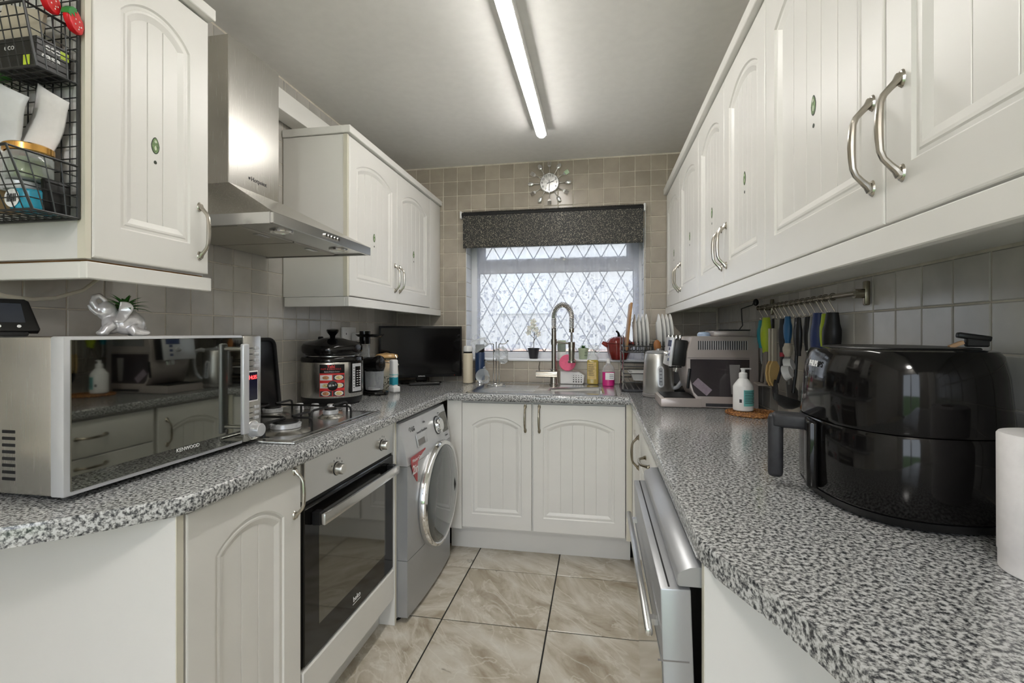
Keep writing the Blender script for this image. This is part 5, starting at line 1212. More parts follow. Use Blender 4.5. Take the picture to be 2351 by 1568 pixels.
g = G(); L_ = [(rrect(-.10, .10, -.10, .10, .02), .004), (rrect(-.115, .115, -.115, .115, .025), .040), (rrect(-.125, .125, -.125, .125, .03), .043), (rrect(-.121, .121, -.121, .121, .028), .046), (rrect(-.110, .110, -.110, .110, .023), .040), (rrect(-.096, .096, -.096, .096, .018), .006)]
n_ = len(L_[0][0]); g.add([(x, y, z) for L, z in L_ for x, y in L], [(k*n_+i, k*n_+(i+1) % n_, (k+1)*n_+(i+1) % n_, (k+1)*n_+i) for k in range(5) for i in range(n_)]); g.out('wall', MAT['ceramic'], t, I4)
t = thing('wooden_spoon', 'brown wooden spoon standing upright behind the kettle', 'spoon', (.345, 2.752, .96))
G().ell((0, 0, .205), (.020, .007, .034), RY(-.12)).out('bowl', MAT['wood_spoon'], t, I4); G().tube([(.004, 0, .0), (.0, 0, .10), (-.022, 0, .175)], [.005, .005, .007], 10).out('stick', MAT['wood_spoon'], t, I4)
t = thing('cutlery_holder', 'grey perforated cutlery holder hooked on the dish rack', 'cutlery holder', (.40, 2.752, .96))
g = G(); g.prism(rrect(-.085, .060, -.022, .018, .01), 0, .12); g.out('cup', MAT['grey_plastic'], t, I4)
for k in range(4): c_ = thing('spoon', ['steel spoon', 'steel fork', 'steel ladle', 'steel knife'][k]+' standing in the cutlery holder behind the kettle', 'cutlery', (.385+.020*k, 2.752, 1.02)); G().ell((.0, 0, .185), (.012, .004, .020)).tube([(0, 0, .0615), (0, 0, .17)], .003, 6).out('metal', MAT['chrome'], c_, I4)
# ------------------------------------------------------------------ kettle
t = thing('kettle', 'brushed steel cordless kettle with grey handle beside the coffee machine', 'kettle', (.312, 2.632, .90), A(-20))
G().lathe([(0, .0005), (.080, .0005), (.083, .004), (.083, .016), (.078, .020)], 40).out('power_base', MAT['grey_plastic'], t, I4)
G().lathe([(.078, .0205), (.080, .024), (.078, .10), (.072, .19), (.068, .222), (.066, .226)], 48).out('body', MAT['steel_satin'], t, I4)
lidk = G().lathe([(.066, .2265), (.067, .232), (.055, .240), (.02, .243), (0, .243)], 40).out('lid', MAT['silver_paint'], t, I4)
G().lathe([(0, .2432), (.012, .2432), (.013, .252), (0, .255)], 16).out('lid_knob', MAT['chrome'], lidk, I4)
g = G(); g.tube([(.064, .0, .222), (.092, 0, .230), (.120, 0, .222), (.134, 0, .19), (.132, 0, .13), (.120, 0, .085), (.098, 0, .055), (.074, 0, .045)], [.010, .011, .011, .011, .011, .011, .010, .009], 12, flat=1.3); g.out('handle', MAT['panel_silver'], t, I4)
M_ = RZ(A(-68)) @ T(.0765, 0, .11) @ RY(PI/2-.10)
G().prism(rrect(-.055, .055, -.016, .016, .0155), 0, .0035, M_, .001).out('water_gauge', MAT['panel_silver'], t, I4); G().prism(rrect(-.046, .046, -.010, .010, .0095), .0035, .0042, M_).out('gauge_window', MAT['clear_plastic'], t, I4)
for k in range(4): G().box(-.030+.018*k, -.027+.018*k, -.006, .006, .0042, .0046, 0, 1, M_).out('gauge_mark', MAT['dark_print'], t, I4)
# ------------------------------------------------------------------ coffee machine
t = thing('coffee_machine', 'champagne bean-to-cup coffee machine against the right wall', 'coffee machine', (.47, 2.38, .90))
cy0, cy1 = 2.252, 2.50
fp = [(.432, .002), (.690, .002), (.690, .320), (.420, .320), (.408, .318), (.392, .250), (.388, .20), (.390, .15), (.402, .09), (.420, .052), (.432, .042)]
G().prism([(x, z+.90) for x, z in fp], -cy1, -cy0, RX(PI/2), .005, 2).out('body', MAT['champagne'], t)
for z, x0 in ((1.123, .392),): G().box(x0, .652, cy0-.0006, cy0+.001, z, z+.0015).out('panel_seam', MAT['dark_print'], t)
wv = [(.404, 1.118), (.651, 1.118), (.651, .953), (.436, .953), (.418, .972), (.404, 1.03)]
G().prism(wv, -cy0-.001, -cy0+.0015, RX(PI/2)).out('water_tank_window', MAT['smoked'], t)
mat('tank_grey', (.10, .09, .10), .4); vary(MAT['tank_grey'], 20, .35)
g = G(); g.prism([(-.014, 0), (.014, 0), (.020, .095), (.022, .130), (-.022, .130), (-.020, .095)], 0, .0008, T(.590, cy0-.0016, .965) @ RX(PI/2)); g.out('filter_cartridge', MAT['grey_plastic'], t)
mat('tank_label', (.26, .21, .25), .5); vary(MAT['tank_label'], 40, .2)
G().box(-.040, .040, 0, .0008, -.018, .018, 0, 1, T(.455, cy0-.0024, .995) @ RY(.72)).out('tank_label', MAT['tank_label'], t)
G().box(.391, .405, cy0-.004, cy0+.002, .985, 1.075, .003, 2, T(.41, 0, 1.03) @ RY(.10) @ T(-.41, 0, -1.03)).out('tank_grip', MAT['black_satin'], t)
g = G()
for k in range(22): g.box(.437+.0095*k, .4425+.0095*k, cy0-.0004, cy0+.001, 1.160, 1.200, .001, 1)
g.out('vent_slots', MAT['charcoal'], t)
sl = G()
for k in range(22): sl.box(.4425+.0095*k, .4445+.0095*k, cy0-.0015, cy0+.001, 1.160, 1.200)
sl.out('vent_fins', MAT['silver_light'], t)
G().prism([(.278, .902), (.452, .902), (.452, .942), (.300, .942), (.278, .938)], -cy1+.012, -cy0-.001+.004, RX(PI/2), .003, 2).out('drip_tray', MAT['champagne'], t)
G().box(.292, .428, cy0+.012, cy1-.024, .9421, .9445, .001, 1).out('cup_grid', MAT['black_satin'], t)
G().box(.470, .645, cy0-.001, cy0+.0005, .908, .922, .001, 1).out('base_recess', MAT['charcoal'], t)
hd = G().box(.334, .392, cy0+.02, cy1-.03, 1.085, 1.205, .006, 2, T(.36, 0, 1.14) @ RY(.13) @ T(-.36, 0, -1.14)).out('brew_head', MAT['black_satin'], t)
G().box(.322, .335, cy0+.014, cy1-.024, 1.078, 1.212, .004, 2, T(.36, 0, 1.14) @ RY(.13) @ T(-.36, 0, -1.14)).out('control_panel', MAT['silver_light'], t)
mat('panel_blue', (.03, .05, .14), .2); vary(MAT['panel_blue'], 10, .2)
for z in (1.10, 1.125, 1.15): G().box(.3195, .3225, cy0+.05, cy0+.07, z, z+.014, .001, 1, T(.36, 0, 1.14) @ RY(.13) @ T(-.36, 0, -1.14)).out('key', MAT['panel_blue'], t)
G().box(.3195, .3225, cy0+.03, cy0+.12, 1.168, 1.198, .001, 1, T(.36, 0, 1.14) @ RY(.13) @ T(-.36, 0, -1.14)).out('display', MAT['panel_blue'], t)
g = G(); g.cyl((.360, cy0+.07, 1.095), (.352, cy0+.07, 1.055), .012, .008, n=16); g.cyl((.360, cy0+.10, 1.095), (.352, cy0+.10, 1.055), .012, .008, n=16); g.box(.318, .375, cy0+.045, cy0+.052, 1.076, 1.082); g.out('spouts', MAT['chrome'], t)
k = G().lathe([(0, 0), (.012, 0), (.013, .012), (.009, .022), (0, .023)], 18, T(.325, cy0+.10, 1.14) @ RY(-PI/2)).out('steam_knob', MAT['chrome'], t)
G().box(.512, .662, cy0+.03, cy1-.03, 1.2205, 1.246, .004, 2).out('bean_hopper', MAT['champagne'], t); G().box(.530, .664, cy0+.026, cy1-.026, 1.2462, 1.2502, .001, 1).out('hopper_lid', MAT['black_satin'], t)
mat('blue_plastic', (.35, .45, .60), .3); vary(MAT['blue_plastic'], 6, .05)
G().lathe([(0, 0), (.026, 0), (.026, .010), (.02, .018), (0, .020)], 24, T(.480, cy0+.09, 1.2205), 1.1, 1).out('grind_dial', MAT['blue_plastic'], t)
t = tag(G().tube([(.690, 2.305, 1.385), (.680, 2.308, 1.36), (.665, 2.315, 1.355), (.640, 2.33, 1.345), (.643, 2.335, 1.30), (.648, 2.34, 1.27), (.636, 2.345, 1.251)], .0026, 8).ell((.692, 2.30, 1.372), (.012, .012, .016)).out('power_lead', MAT['black_satin']), 'thin black power lead rising from the coffee machine', 'cable')
# ------------------------------------------------------------------ soap dispenser on wicker mat
def wicker():
    m = mat('wicker', (.5, .22, .06), .6); n, l, p = nodes(m); tc = n.new('ShaderNodeTexCoord'); v = n.new('ShaderNodeTexVoronoi'); v.inputs['Scale'].default_value = 110
    l.new(tc.outputs['Object'], v.inputs[0]); r = n.new('ShaderNodeValToRGB'); e = r.color_ramp.elements; e[0].position = .05; e[0].color = (.62, .30, .08, 1); e[1].position = .65; e[1].color = (.16, .055, .015, 1)
    l.new(v.outputs['Distance'], r.inputs[0]); l.new(r.outputs[0], p.inputs['Base Color'])
wicker()
mcx, mcy = .628, 2.118
t = thing('wicker_mat', 'round orange-brown wicker mat under the white soap dispenser', 'mat', (mcx, mcy, .90))
for k in range(9):
    g = G(); R = .010+.0115*k; n_ = max(16, int(R*900))
    g.tube([(R*math.cos(2*PI*i/n_), R*math.sin(2*PI*i/n_), .0055+.0016*math.sin(PI*i)) for i in range(n_)], [.0056+.0013*math.cos(PI*i) for i in range(n_)], 6, True); g.out('woven_ring', MAT['wicker'], t, I4)
mat('label_teal', (.16, .52, .50), .45); vary(MAT['label_teal'], 8, .06)
t = thing('soap_dispenser', 'white pump soap dispenser with teal label standing on the wicker mat', 'soap dispenser', (.594, 2.138, .9125), A(20))
G().lathe([(0, .0005), (.036, .0005), (.0395, .004), (.0395, .100), (.036, .108), (.020, .130), (.016, .133), (.016, .138)], 36).out('bottle', MAT['white_plastic'], t, I4)
g = G(); g.lathe([(0, .138), (.0165, .138), (.0165, .154), (.013, .158), (.008, .158), (.008, .172), (0, .173)], 24); g.box(-.010, .034, -.006, .006, .170, .176, .002, 2); g.out('pump', MAT['white_plastic'], t, I4)
def lab(r, a0, a1, z0, z1, name, m, tk=.0006): return arcpatch(r, a0, a1, z0, z1, name, m, t, tk, 14)
lab(.0396, A(-122), A(-38), .022, .088, 'label', MAT['label_teal'])
for k in range(8): lab(.0402, A(-116), A(-60+ (k*37 % 22)), .080-.0065*k, .0822-.0065*k, 'label_text', MAT['dark_print'], .0004)
lab(.0396, A(-150), A(-126), .030, .060, 'symbol', MAT['white_print'])
lab(.0399, A(-146), A(-132), .036, .050, 'symbol_mark', MAT['dark_print'], .0004)
# ------------------------------------------------------------------ kitchen roll and clip by the air fryer
t = thing('kitchen_roll', 'white kitchen paper roll at the right edge of the worktop', 'paper roll', (.619, .776, .90))
G().lathe([(.021, .001), (.058, .001), (.0595, .003), (.0595, .026), (.0605, .028), (.0610, .192), (.059, .195), (.021, .195), (.021, .001)], 56, rib=lambda a: 1+.006*math.sin(a*3)).out('paper', MAT['paper'], t, I4)
mat('cardboard', (.42, .30, .18), .8); vary(MAT['cardboard'], 20, .1)
G().lathe([(.020, .002), (.0208, .002), (.0208, .194), (.020, .194)], 28).out('tube', MAT['cardboard'], t, I4)
mat('lilac', (.55, .48, .68), .8); vary(MAT['lilac'], 300, .2)
G().box(-.0006, .0006, -.0622, -.0612, .030, .188, 0, 1, RZ(A(-30))).out('perforation_line', MAT['lilac'], t, I4)
mat('pale_wood', (.72, .45, .25), .5); vary(MAT['pale_wood'], 20, .1)
t = thing('bag_clip', 'black clip with pale wooden tab lying on the air fryer', 'clip', (.648, .985, 1.2102), A(-12))
t.scale = (.72, .72, .72)
G().box(-.026, .040, -.010, .010, .020, .034, .004, 2, RY(.16)).box(-.005, .04, -.008, .008, .001, .024, .003, 1).out('clip_body', MAT['black_satin'], t, I4); G().box(-.038, -.008, -.007, .007, .0, .009, .001, 1, T(0, 0, .012) @ RY(-.45)).out('wooden_tab', MAT['pale_wood'], t, I4)
# ------------------------------------------------------------------ utensil rail
t = thing('utensil_rail', 'bronze wall rail holding the hanging cooking utensils', 'rail', (.70, 1.88, 1.345))
G().cyl((.700, 1.470, 1.345), (.700, 2.285, 1.345), .0075, n=18).ell((.700, 2.285, 1.345), .011).out('bar', MAT['bronze'], t)
for y in (1.482, 2.215):
    b = G().box(.724, .7385, y-.008, y+.008, 1.312, 1.380, .004, 2).out('bracket', MAT['bronze'], t)
    G().cyl((.700, y, 1.345), (.722, y, 1.345), .013, n=20).out('bracket_boss', MAT['bronze'], b, I4)
hook0 = None
def hook(y, label):
    global hook0
    if hook0 is None:
        h = thing('hanging_hook', label, 'hook', (.700, y, 1.345), 0, 'metal hooks on the utensil rail')
        g = G(); g.tube([(-.0105*math.cos(a), 0, .0105*math.sin(a)) for a in [A(-150)+A(300)*i/14 for i in range(15)]][::-1]+[(-.0125, 0, -.01), (.006, -.002, -.046), (.006, -.002, -.052), (-.001, -.002, -.056), (-.007, -.002, -.050), (-.008, -.002, -.044)], .0017, 6)
        g.out('wire', MAT['nickel'], h, I4); hook0 = h; return h
    c = copy_tree(hook0, T(.700, y, 1.345)); c['label'] = label; return c
mat('u_teal', (.01, .25, .32), .4); mat('u_lime', (.40, .52, .02), .4); mat('u_navy', (.012, .03, .13), .4); mat('u_blue', (.02, .13, .30), .4)
mat('u_cream', (.55, .50, .40), .45); mat('u_yellow', (.72, .50, .20), .5); mat('u_taupe', (.22, .19, .165), .5); mat('u_grey', (.25, .25, .24), .45); mat('u_red', (.45, .03, .05), .4)
for k_ in ('u_teal', 'u_lime', 'u_navy', 'u_blue', 'u_cream', 'u_yellow', 'u_taupe', 'u_grey', 'u_red'): vary(MAT[k_], 8, .06)
UX = .700
def grip(par, m, L, w, th=.011, z=0.0, name='handle', x=0, y=0, lean=0.0, mid=1.15):
    """moulded handle hanging from z downwards"""
    n = 9; vs = []
    for i in range(n+1):
        k = i/n; s = 1.18*w/2*(.72+.28*math.sin(PI*min(1, k*1.1)))*(mid if .3 < k < .8 else 1); vs.append(((x, y+lean*k*L, z-k*L), s))
    g = G(); g.tube([p for p, _ in vs], [s for _, s in vs], 12, flat=max(.75, th/w)); return g.out(name, MAT[m], par, I4)
def utensil(y, name, label, cat, z=1.290, x=UX-.001, rz=0.0): return thing(name, label, cat, (x, y, z), A(rz))
hooks = [2.243, 2.175, 2.084, 2.050, 2.008, 1.964, 1.917, 1.870, 1.825, 1.780, 1.735, 1.685, 1.651, 1.604]
HL = ['metal hook at the far end of the utensil rail, holding the teal peeler', 'metal hook holding the lime masher', 'metal hook holding the yellow-tipped tongs', 'bare metal hook between the tongs and the black spoon', 'metal hook holding the black spoon with red band', 'bare metal hook just before the blue-handled turner', 'metal hook holding the blue-handled turner', 'metal hook holding the black ladle', 'metal hook holding the measuring cups', 'metal hook holding the slim black whisk', 'metal hook holding the pale grey spatula', 'metal hook holding the navy-handled brush', 'metal hook holding the lime peeler', 'metal hook holding the thick black-handled scoop nearest the camera']
for y, lb in zip(hooks, HL): hook(y, lb)
u = utensil(2.243, 'peeler', 'teal-handled peeler hanging at the far end of the rail', 'peeler'); grip(u, 'u_teal', .12, .030); G().tube([(0, 0, -.115), (0, .004, -.16), (0, -.002, -.19)], [.008, .006, .003], 8).out('blade', MAT['u_grey'], u, I4)
u = utensil(2.172, 'potato_masher', 'lime green and grey potato masher hanging on the utensil rail', 'masher', 1.300, UX-.006, -8); grip(u, 'u_lime', .148, .036, .018)
g = G()
for s in (-1, 1): g.tube([(0, .010*s, -.145), (-.004, .022*s, -.19), (-.010, .045*s, -.262), (-.012, .043*s, -.275)], [.009, .007, .0055, .005], 8)
g.box(-.040, .018, -.055, .055, -.284, -.276, .003, 2); g.out('masher_head', MAT['u_taupe'], u, I4)
u = utensil(2.082, 'tongs', 'cream tongs with scalloped yellow silicone tips on the rail', 'tongs', 1.292, UX-.010, -62)
G().tube([(0, 0, 0), (0, 0, -.05)], .006, 8).out('loop', MAT['black_satin'], u, I4)
for s in (-1, 1): G().box(-.006+.008*s, -.002+.008*s+.004, -.011, .011, -.172, -.038, .002, 1).out('arm', MAT['u_cream'], u, I4)
g = G(); n_ = 40
for s in (-1, 1):
    pts = []
    for i in range(n_):
        a = 2*PI*i/n_; k = 1+.05*math.cos(10*a); pts.append((.026*math.cos(a)*k, .052*math.sin(a)*k))
    g.prism(pts, -.003, .003, T(.008*s-.001, 0, -.218) @ RZ(PI/2) @ RX(PI/2), .001)
g.out('silicone_tips', MAT['u_yellow'], u, I4)
u = utensil(2.008, 'slotted_spoon', 'black slotted spoon with a red band on the utensil rail', 'spoon'); grip(u, 'charcoal', .13, .020); G().cyl((0, 0, -.130), (0, 0, -.146), .009, n=14).out('red_band', MAT['u_red'], u, I4)
G().tube([(0, 0, -.145), (-.002, .010, -.20), (-.004, .040, -.25)], [.006, .005, .006], 8).ell((-.006, .058, -.282), (.007, .028, .042), RX(0)).out('spoon_head', MAT['charcoal'], u, I4)
u = utensil(1.917, 'turner', 'grey fish turner with blue handle hanging on the utensil rail', 'spatula', 1.296, UX-.014, -45); grip(u, 'u_blue', .100, .028, .014); grip(u, 'u_cream', .050, .032, .015, -.098, 'collar'); G().tube([(0, 0, -.145), (0, .004, -.20), (-.003, .012, -.25)], [.014, .011, .010], 10, flat=.5).out('shaft', MAT['u_grey'], u, I4)
G().prism([(-.020, 0), (.020, 0), (.045, -.075), (.040, -.100), (.0, -.112), (-.040, -.100), (-.045, -.075)], -.0018, .0018, T(-.004, .014, -.235) @ RX(-.0) @ RZ(-PI/2) @ RX(PI/2) @ RZ(-.45), .001).out('blade', MAT['grey_plastic'], u, I4)
u = utensil(1.870, 'ladle', 'black plastic ladle hanging behind the turner', 'ladle'); grip(u, 'charcoal', .12, .018); G().tube([(0, 0, -.115), (-.004, 0, -.20), (-.012, 0, -.270)], .006, 8).lathe([(.0, -.034), (.024, -.026), (.042, -.010), (.048, .010), (.045, .010), (.039, -.008), (.022, -.022), (0, -.029)], 28, T(-.030, .0, -.296) @ RY(.30)).out('bowl', MAT['black_satin'], u, I4)
u = utensil(1.825, 'measuring_cups', 'black and white measuring cups hanging together on the rail', 'measuring cups', 1.290, UX-.012, -30); grip(u, 'black_satin', .135, .022); G().box(-.0075, -.0055, -.005, .006, -.085, -.015, .001, 1).out('white_inlay', MAT['white_plastic'], u, I4)
for k, (dy, dz) in enumerate(((.012, -.165), (-.016, -.190))): G().lathe([(0, 0), (.020, 0), (.026, .020), (.027, .022), (.024, .022), (.019, .003), (0, .003)], 24, T(-.020, dy, dz) @ RX(.5) @ RY(-1.9)).out('cup', MAT['white_plastic' if k < 2 else 'black_satin'], u, I4)
u = utensil(1.780, 'whisk', 'slim black-handled steel whisk hanging on the utensil rail', 'whisk'); grip(u, 'black_satin', .115, .020); G().cyl((0, 0, -.112), (0, 0, -.22), .004, n=10).out('rod', MAT['chrome'], u, I4)
g = G()
for k in range(4): g.tube([(.020*math.cos(PI*k/4)*math.sin(a), .020*math.sin(PI*k/4)*math.sin(a), -.215-.05*(1-math.cos(a))) for a in [2*PI*i/20 for i in range(20)]], .0011, 5, True)
g.out('wires', MAT['chrome'], u, I4)
u = utensil(1.735, 'spatula', 'pale grey silicone spatula hanging on the utensil rail', 'spatula'); grip(u, 'u_grey', .17, .024); G().prism([(-.024, 0), (.024, 0), (.022, -.075), (-.018, -.085)], -.004, .004, T(0, 0, -.165) @ RZ(-PI/2) @ RX(PI/2), .002).out('blade', MAT['u_grey'], u, I4)
u = utensil(1.685, 'basting_brush', 'navy blue-handled brush hanging beside the lime peeler', 'brush', 1.300, UX-.008, -15); grip(u, 'u_navy', .165, .034, .018, lean=.06); G().box(-.007, .007, -.004, .024, -.235, -.160, .003, 2).out('bristles', MAT['u_cream'], u, I4)
u = utensil(1.651, 'peeler', 'lime green peeler hanging next to the thick black handle', 'peeler', 1.296); grip(u, 'u_lime', .125, .024, .012); G().tube([(0, 0, -.122), (0, .006, -.16), (0, -.006, -.185)], [.006, .005, .003], 8).out('blade', MAT['chrome'], u, I4)
u = utensil(1.604, 'ice_cream_scoop', 'thick black-handled scoop hanging nearest the camera on the rail', 'scoop', 1.298); grip(u, 'black_satin', .155, .040, .030, lean=.06); G().ell((-.004, .010, -.185), (.022, .024, .034)).out('scoop_head', MAT['chrome'], u, I4)
# ------------------------------------------------------------------ cutlery clock
def dial():
    m = mat('dial', (.68, .68, .66), .25, .6); n, l, p = nodes(m); tc = n.new('ShaderNodeTexCoord'); g_ = n.new('ShaderNodeTexGradient'); g_.gradient_type = 'RADIAL'
    l.new(tc.outputs['Object'], g_.inputs[0]); mu = n.new('ShaderNodeMath'); mu.operation = 'MULTIPLY'; mu.inputs[1].default_value = 44; l.new(g_.outputs['Fac'], mu.inputs[0])
    sn = n.new('ShaderNodeMath'); sn.operation = 'SINE'; l.new(mu.outputs[0], sn.inputs[0]); r = n.new('ShaderNodeValToRGB'); r.color_ramp.elements[0].color = (.60, .60, .58, 1); r.color_ramp.elements[1].color = (.74, .74, .72, 1)
    l.new(sn.outputs[0], r.inputs[0]); l.new(r.outputs[0], p.inputs['Base Color'])
dial()
t = thing('wall_clock', 'chrome cutlery wall clock above the roller blind', 'clock', (-.323, BY-.006, 2.238))
CM = T(0, 0, 0) @ RX(PI/2)
G().lathe([(0, 0), (.062, 0), (.066, .004), (.066, .016), (.063, .019), (.061, .017), (0, .017)], 48, None).out('case', MAT['chrome'], t, CM)
G().lathe([(0, .0175), (.061, .0175)], 48, None).out('dial', MAT['dial'], t, CM)
for h_ in range(1, 13):
    a = PI/2-2*PI*h_/12; text(str(h_), .021, MAT['dark_print'], t, CM @ T(.049*math.cos(a), .049*math.sin(a), .018), .0002, 'numeral', .0004)
G().box(-.0022, .0022, -.018, .032, .0185, .0195, 0, 1, RZ(A(-72))).out('hour_hand', MAT['dark_print'], t, CM)
G().box(-.0018, .0018, -.020, .050, .0200, .0208, 0, 1, RZ(PI)).out('minute_hand', MAT['dark_print'], t, CM)
G().lathe([(0, .0228), (.003, .0228), (.003, .017)], 12).out('hand_pivot', MAT['chrome'], t, CM)
for h_ in range(12):
    a = 2*PI*h_/12; M_ = CM @ RZ(-a) @ T(0, 0, .008); kind = h_ % 2
    g = G(); g.tube([(0, .066, 0), (0, .085, 0), (0, .105, .002)], [.0032, .0026, .0026], 8, flat=1.0)
    if h_ in (1, 3, 5, 7, 9, 11):
        g.ell((0, .126, .003), (.0140, .0210, .0050)); nm = 'spoon_ray'
    else:
        g.prism([(-.012, .120), (-.009, .110), (0, .104), (.009, .110), (.012, .120)], -.0012, .0012, T(0, 0, .002))
        for x in (-.0105, -.0035, .0035, .0105): g.tube([(x, .119, .002), (x, .146, .004)], .0019, 6)
        nm = 'fork_ray'
    g.out(nm, MAT['chrome'], t, M_)
# ------------------------------------------------------------------ wire rack on the cabinet side
bx1, bx0, gy = -1.104, -1.405, .8505
t = thing('wire_rack', 'dark wire storage rack with two baskets hung on the cabinet side', 'wire rack', (-1.25, .84, 1.48))
g = G(); zb, ztp = 1.482, 2.16
for x in (bx0, bx1): g.tube([(x, gy, zb), (x, gy, ztp)], .0035, 8)
for z in (zb, ztp): g.tube([(bx0, gy, z), (bx1, gy, z)], .0035, 8)
k = bx1-.022
while k > bx0: g.tube([(k, gy, zb), (k, gy, ztp)], .0014, 5); k -= .0225
z = zb+.024
while z < ztp: g.tube([(bx0, gy-.0025, z), (bx1+.003, gy-.0025, z)], .0014, 5); z += .0262
g.out('back_grid', MAT['wire'], t)
def basket(z0, z1, d0, d1, name):
    g = G(); yb = gy-.002; f0, f1 = gy-d0, gy-d1
    for x in (bx0, bx1): g.tube([(x, yb, z1), (x, f1, z1), (x, f0, z0), (x, yb, z0)], .0030, 8)
    g.tube([(bx0, f1, z1), (bx1, f1, z1)], .0030, 8); g.tube([(bx0, f0, z0), (bx1, f0, z0)], .0026, 8)
    n = 14
    for i in range(1, n):
        x = bx0+(bx1-bx0)*i/n; g.tube([(x, f1, z1), (x, f0, z0), (x, yb, z0)], .0013, 5)
    for i in range(1, 5):
        k = i/5; zz = z0+(z1-z0)*k; yy = f0+(f1-f0)*k; g.tube([(bx1, yb, zz), (bx1, yy, zz), (bx0, yy, zz), (bx0, yb, zz)], .0013, 5)
    for i in range(1, 4):
        yy = yb+(f0-yb)*i/4; kk = 1+(d1/d0-1); g.tube([(bx0, yy, z0), (bx1, yy, z0)], .0013, 5); g.tube([(bx1, yy, z0), (bx1, yb+(f1-yb)*i/4, z1)], .0013, 5); g.tube([(bx0, yy, z0), (bx0, yb+(f1-yb)*i/4, z1)], .0013, 5)
    return g.out(name, MAT['wire'], t)
basket(1.482, 1.594, .085, .128, 'lower_basket'); basket(1.770, 1.885, .078, .100, 'upper_basket')
# things in the rack
mat('gold', (.75, .42, .12), .18, 1.0); vary(MAT['gold'], 6, .1)
mat('cyan', (.02, .32, .48), .2, coat=.3); vary(MAT['cyan'], 20, .25)
mat('sweets', (.16, .22, .07), .3); vary(MAT['sweets'], 40, .6)
mat('lime_print', (.62, .78, .05), .5); vary(MAT['lime_print'], 20, .08)
mat('box_black', (.018, .018, .018), .35); vary(MAT['box_black'], 8, .3)
mat('kraft', (.42, .28, .14), .7); vary(MAT['kraft'], 10, .2, stretch=(1, 1, 14))
mat('clear_bag', (.72, .74, .76), .3); vary(MAT['clear_bag'], 14, .12)
mat('pack_green', (.06, .22, .04), .4); vary(MAT['pack_green'], 12, .3)
c = thing('sweet_jar', 'glass jar of wrapped sweets with gold lid in the lower wire basket', 'jar', (-1.155, .795, 1.546))
G().lathe([(0, .0), (.034, .0), (.038, .004), (.038, .050), (.034, .056)], 32).out('glass', MAT['clear_bottle'], c, I4); G().lathe([(0, .004), (.030, .004), (.033, .02), (.030, .045), (0, .05)], 16, rib=lambda a: 1+.05*math.sin(5*a)).out('sweets', MAT['sweets'], c, I4); G().lathe([(.0365, .0565), (.040, .058), (.040, .070), (.036, .073), (0, .074)], 36).out('lid', MAT['gold'], c, I4)
c = thing('cosmetic_pot', 'grey-lidded clear tub under the gold-lidded jar', 'tub', (-1.168, .795, 1.5270)); G().lathe([(0, 0), (.030, 0), (.032, .003), (.032, .016), (.028, .018), (0, .018)], 28).out('tub', MAT['panel_silver'], c, I4)
c = thing('round_tub', 'bright blue round tub with white barcode label in the lower basket', 'tub', (-1.148, .800, 1.4855)); G().lathe([(0, 0), (.034, 0), (.036, .004), (.036, .036), (.033, .040), (0, .040)], 32).out('tub', MAT['cyan'], c, I4)
G().lathe([(0, 0), (.018, 0), (.0185, -.0006), (0, -.0006)], 28, T(-.004, -.0372, .020) @ RX(PI/2)).out('label', MAT['white_print'], c, I4)
for k in range(6): G().box(-.014+.004*k, -.0122+.004*k, -.0384, -.0379, .012, .028).out('barcode_bar', MAT['dark_print'], c, I4)
tag(G().box(-1.120, -1.109, .790, .840, 1.4855, 1.552, .003, 2).out('lighter_case', MAT['black_satin']), 'small upright black case at the right end of the lower basket', 'case')
c = thing('stick_packet', 'packet of wooden sticks wrapped in paper in the lower basket', 'packet', (-1.215, .785, 1.4855)); G().box(-.024, .020, -.030, .030, 0, .090, .006, 2).out('sticks', MAT['kraft'], c, I4); G().box(.0202, .030, -.028, .032, .04, .115, .003, 2).out('paper_wrap', MAT['paper'], c, I4)
c = thing('small_jar', 'small clear jar with dark lid beside the blue round tub', 'jar', (-1.268, .790, 1.4855)); G().lathe([(0, 0), (.022, 0), (.024, .003), (.024, .040), (.020, .044)], 24).out('glass', MAT['clear_bottle'], c, I4); G().lathe([(.021, .0445), (.023, .046), (.023, .056), (0, .058)], 24).out('lid', MAT['flask_blue'], c, I4)
for k, (dx, an, ln, nm, lb, mm) in enumerate(((0, .55, .19, 'leaflet', 'folded white paper leaflet tucked behind the lower basket', 'paper'), (-.045, .45, .18, 'plastic_bag', 'crumpled clear plastic bag of papers above the lower basket', 'clear_bag'))):
    def sheet(u, v, k=k, ln=ln): return (-.045+.09*u+.008*math.sin(v*5+k), -.012*math.sin(u*PI)-.006*math.sin(v*7+k)-.020*k, ln*v)
    o = G().surf(sheet, 10, 10).out(nm, MAT[mm], None, T(-1.232+dx, .835-.012*k, 1.580) @ RY(an)); md = o.modifiers.new('solid', 'SOLIDIFY'); md.thickness = .004; tag(o, lb, 'paper' if k == 0 else 'bag')
c = thing('tea_box', 'black printed carton lying in the upper wire basket', 'box', (-1.165, .810, 1.7730)); G().box(-.050, .050, -.030, .032, 0, .064, .001, 1).out('carton', MAT['box_black'], c, I4)
text('eco', .020, MAT['white_print'], c, T(.0503, .000, .050) @ FACE_PX, bold=.0006); text('case', .020, MAT['white_print'], c, T(.0503, -.004, .030) @ FACE_PX, bold=.0006)
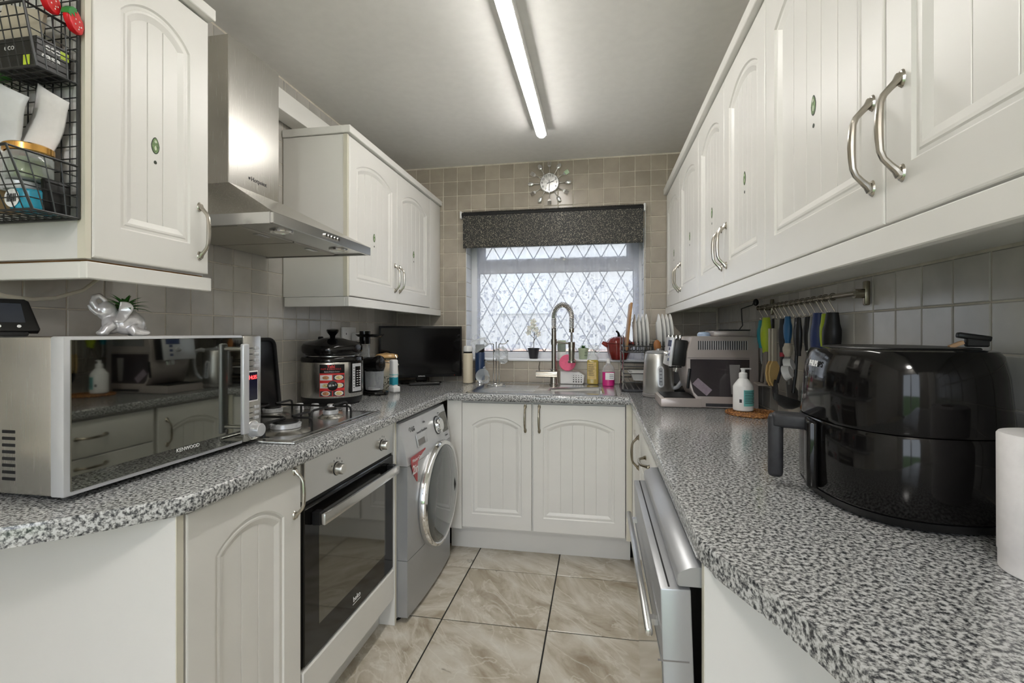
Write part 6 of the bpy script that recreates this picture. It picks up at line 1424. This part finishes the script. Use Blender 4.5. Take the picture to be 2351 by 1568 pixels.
G().box(.0500, .0506, .014, .030, .040, .056).out('lime_patch', MAT['lime_print'], c, I4); G().box(.018, .034, -.0307, -.0300, .006, .026).out('lime_patch', MAT['lime_print'], c, I4); text('eco', .018, MAT['white_print'], c, T(-.018, -.0303, .045) @ FACE_Y)
c = thing('card_pack', 'cream card folder standing in the upper wire basket', 'folder', (-1.19, .80, 1.8375)); G().box(-.055, .055, -.004, .004, 0, .075, .001, 1, RY(.25)).out('card', MAT['u_cream'], c, I4)
c = thing('green_packet', 'green packet at the left of the upper wire basket', 'packet', (-1.275, .805, 1.7730)); G().box(-.035, .035, -.020, .020, 0, .085, .006, 2).out('pouch', MAT['pack_green'], c, I4)
mat('berry', (.75, .012, .02), .3); vary(MAT['berry'], 10, .05); mat('berry_leaf', (.03, .26, .05), .5); vary(MAT['berry_leaf'], 20, .1)
for k, (x, y, z) in enumerate(((-1.090, .831, 1.893), (-1.090, .786, 1.907), (-1.090, .742, 1.920))):
    c = thing('strawberry_peg', ['red strawberry peg nearest the cabinet door on the wire rack', 'middle red strawberry peg clipped on the wire rack', 'red strawberry peg at the outer corner of the wire rack'][k], 'peg', (x, y, z), 0, 'strawberry pegs on the wire rack')
    M_ = RZ(PI/2+.35) @ RX(PI/2) @ RZ(.75)
    pts = [(.021*math.sin(a)*(1-.18*math.cos(a)), -.025*math.cos(a)) for a in [2*PI*i/28 for i in range(28)]]
    G().prism(pts, -.006, .006, M_, .003, 3).out('berry', MAT['berry'], c, I4)
    lf = [(-.016, .020), (-.011, .012), (-.006, .018), (0, .009), (.006, .018), (.011, .012), (.016, .020), (.008, .026), (-.008, .026)]
    G().prism(lf, -.0068, .0068, M_).out('leaf_top', MAT['berry_leaf'], c, I4)
    for dx, dy in ((0, -.010), (-.008, -.002), (.008, -.002), (0, .005), (-.005, -.013), (.006, -.012)): G().cyl((0, 0, .0058), (0, 0, .0066), .0016, n=8).out('dot', MAT['white_print'], c, M_ @ T(dx, dy, 0))
bpy.context.view_layer.update()
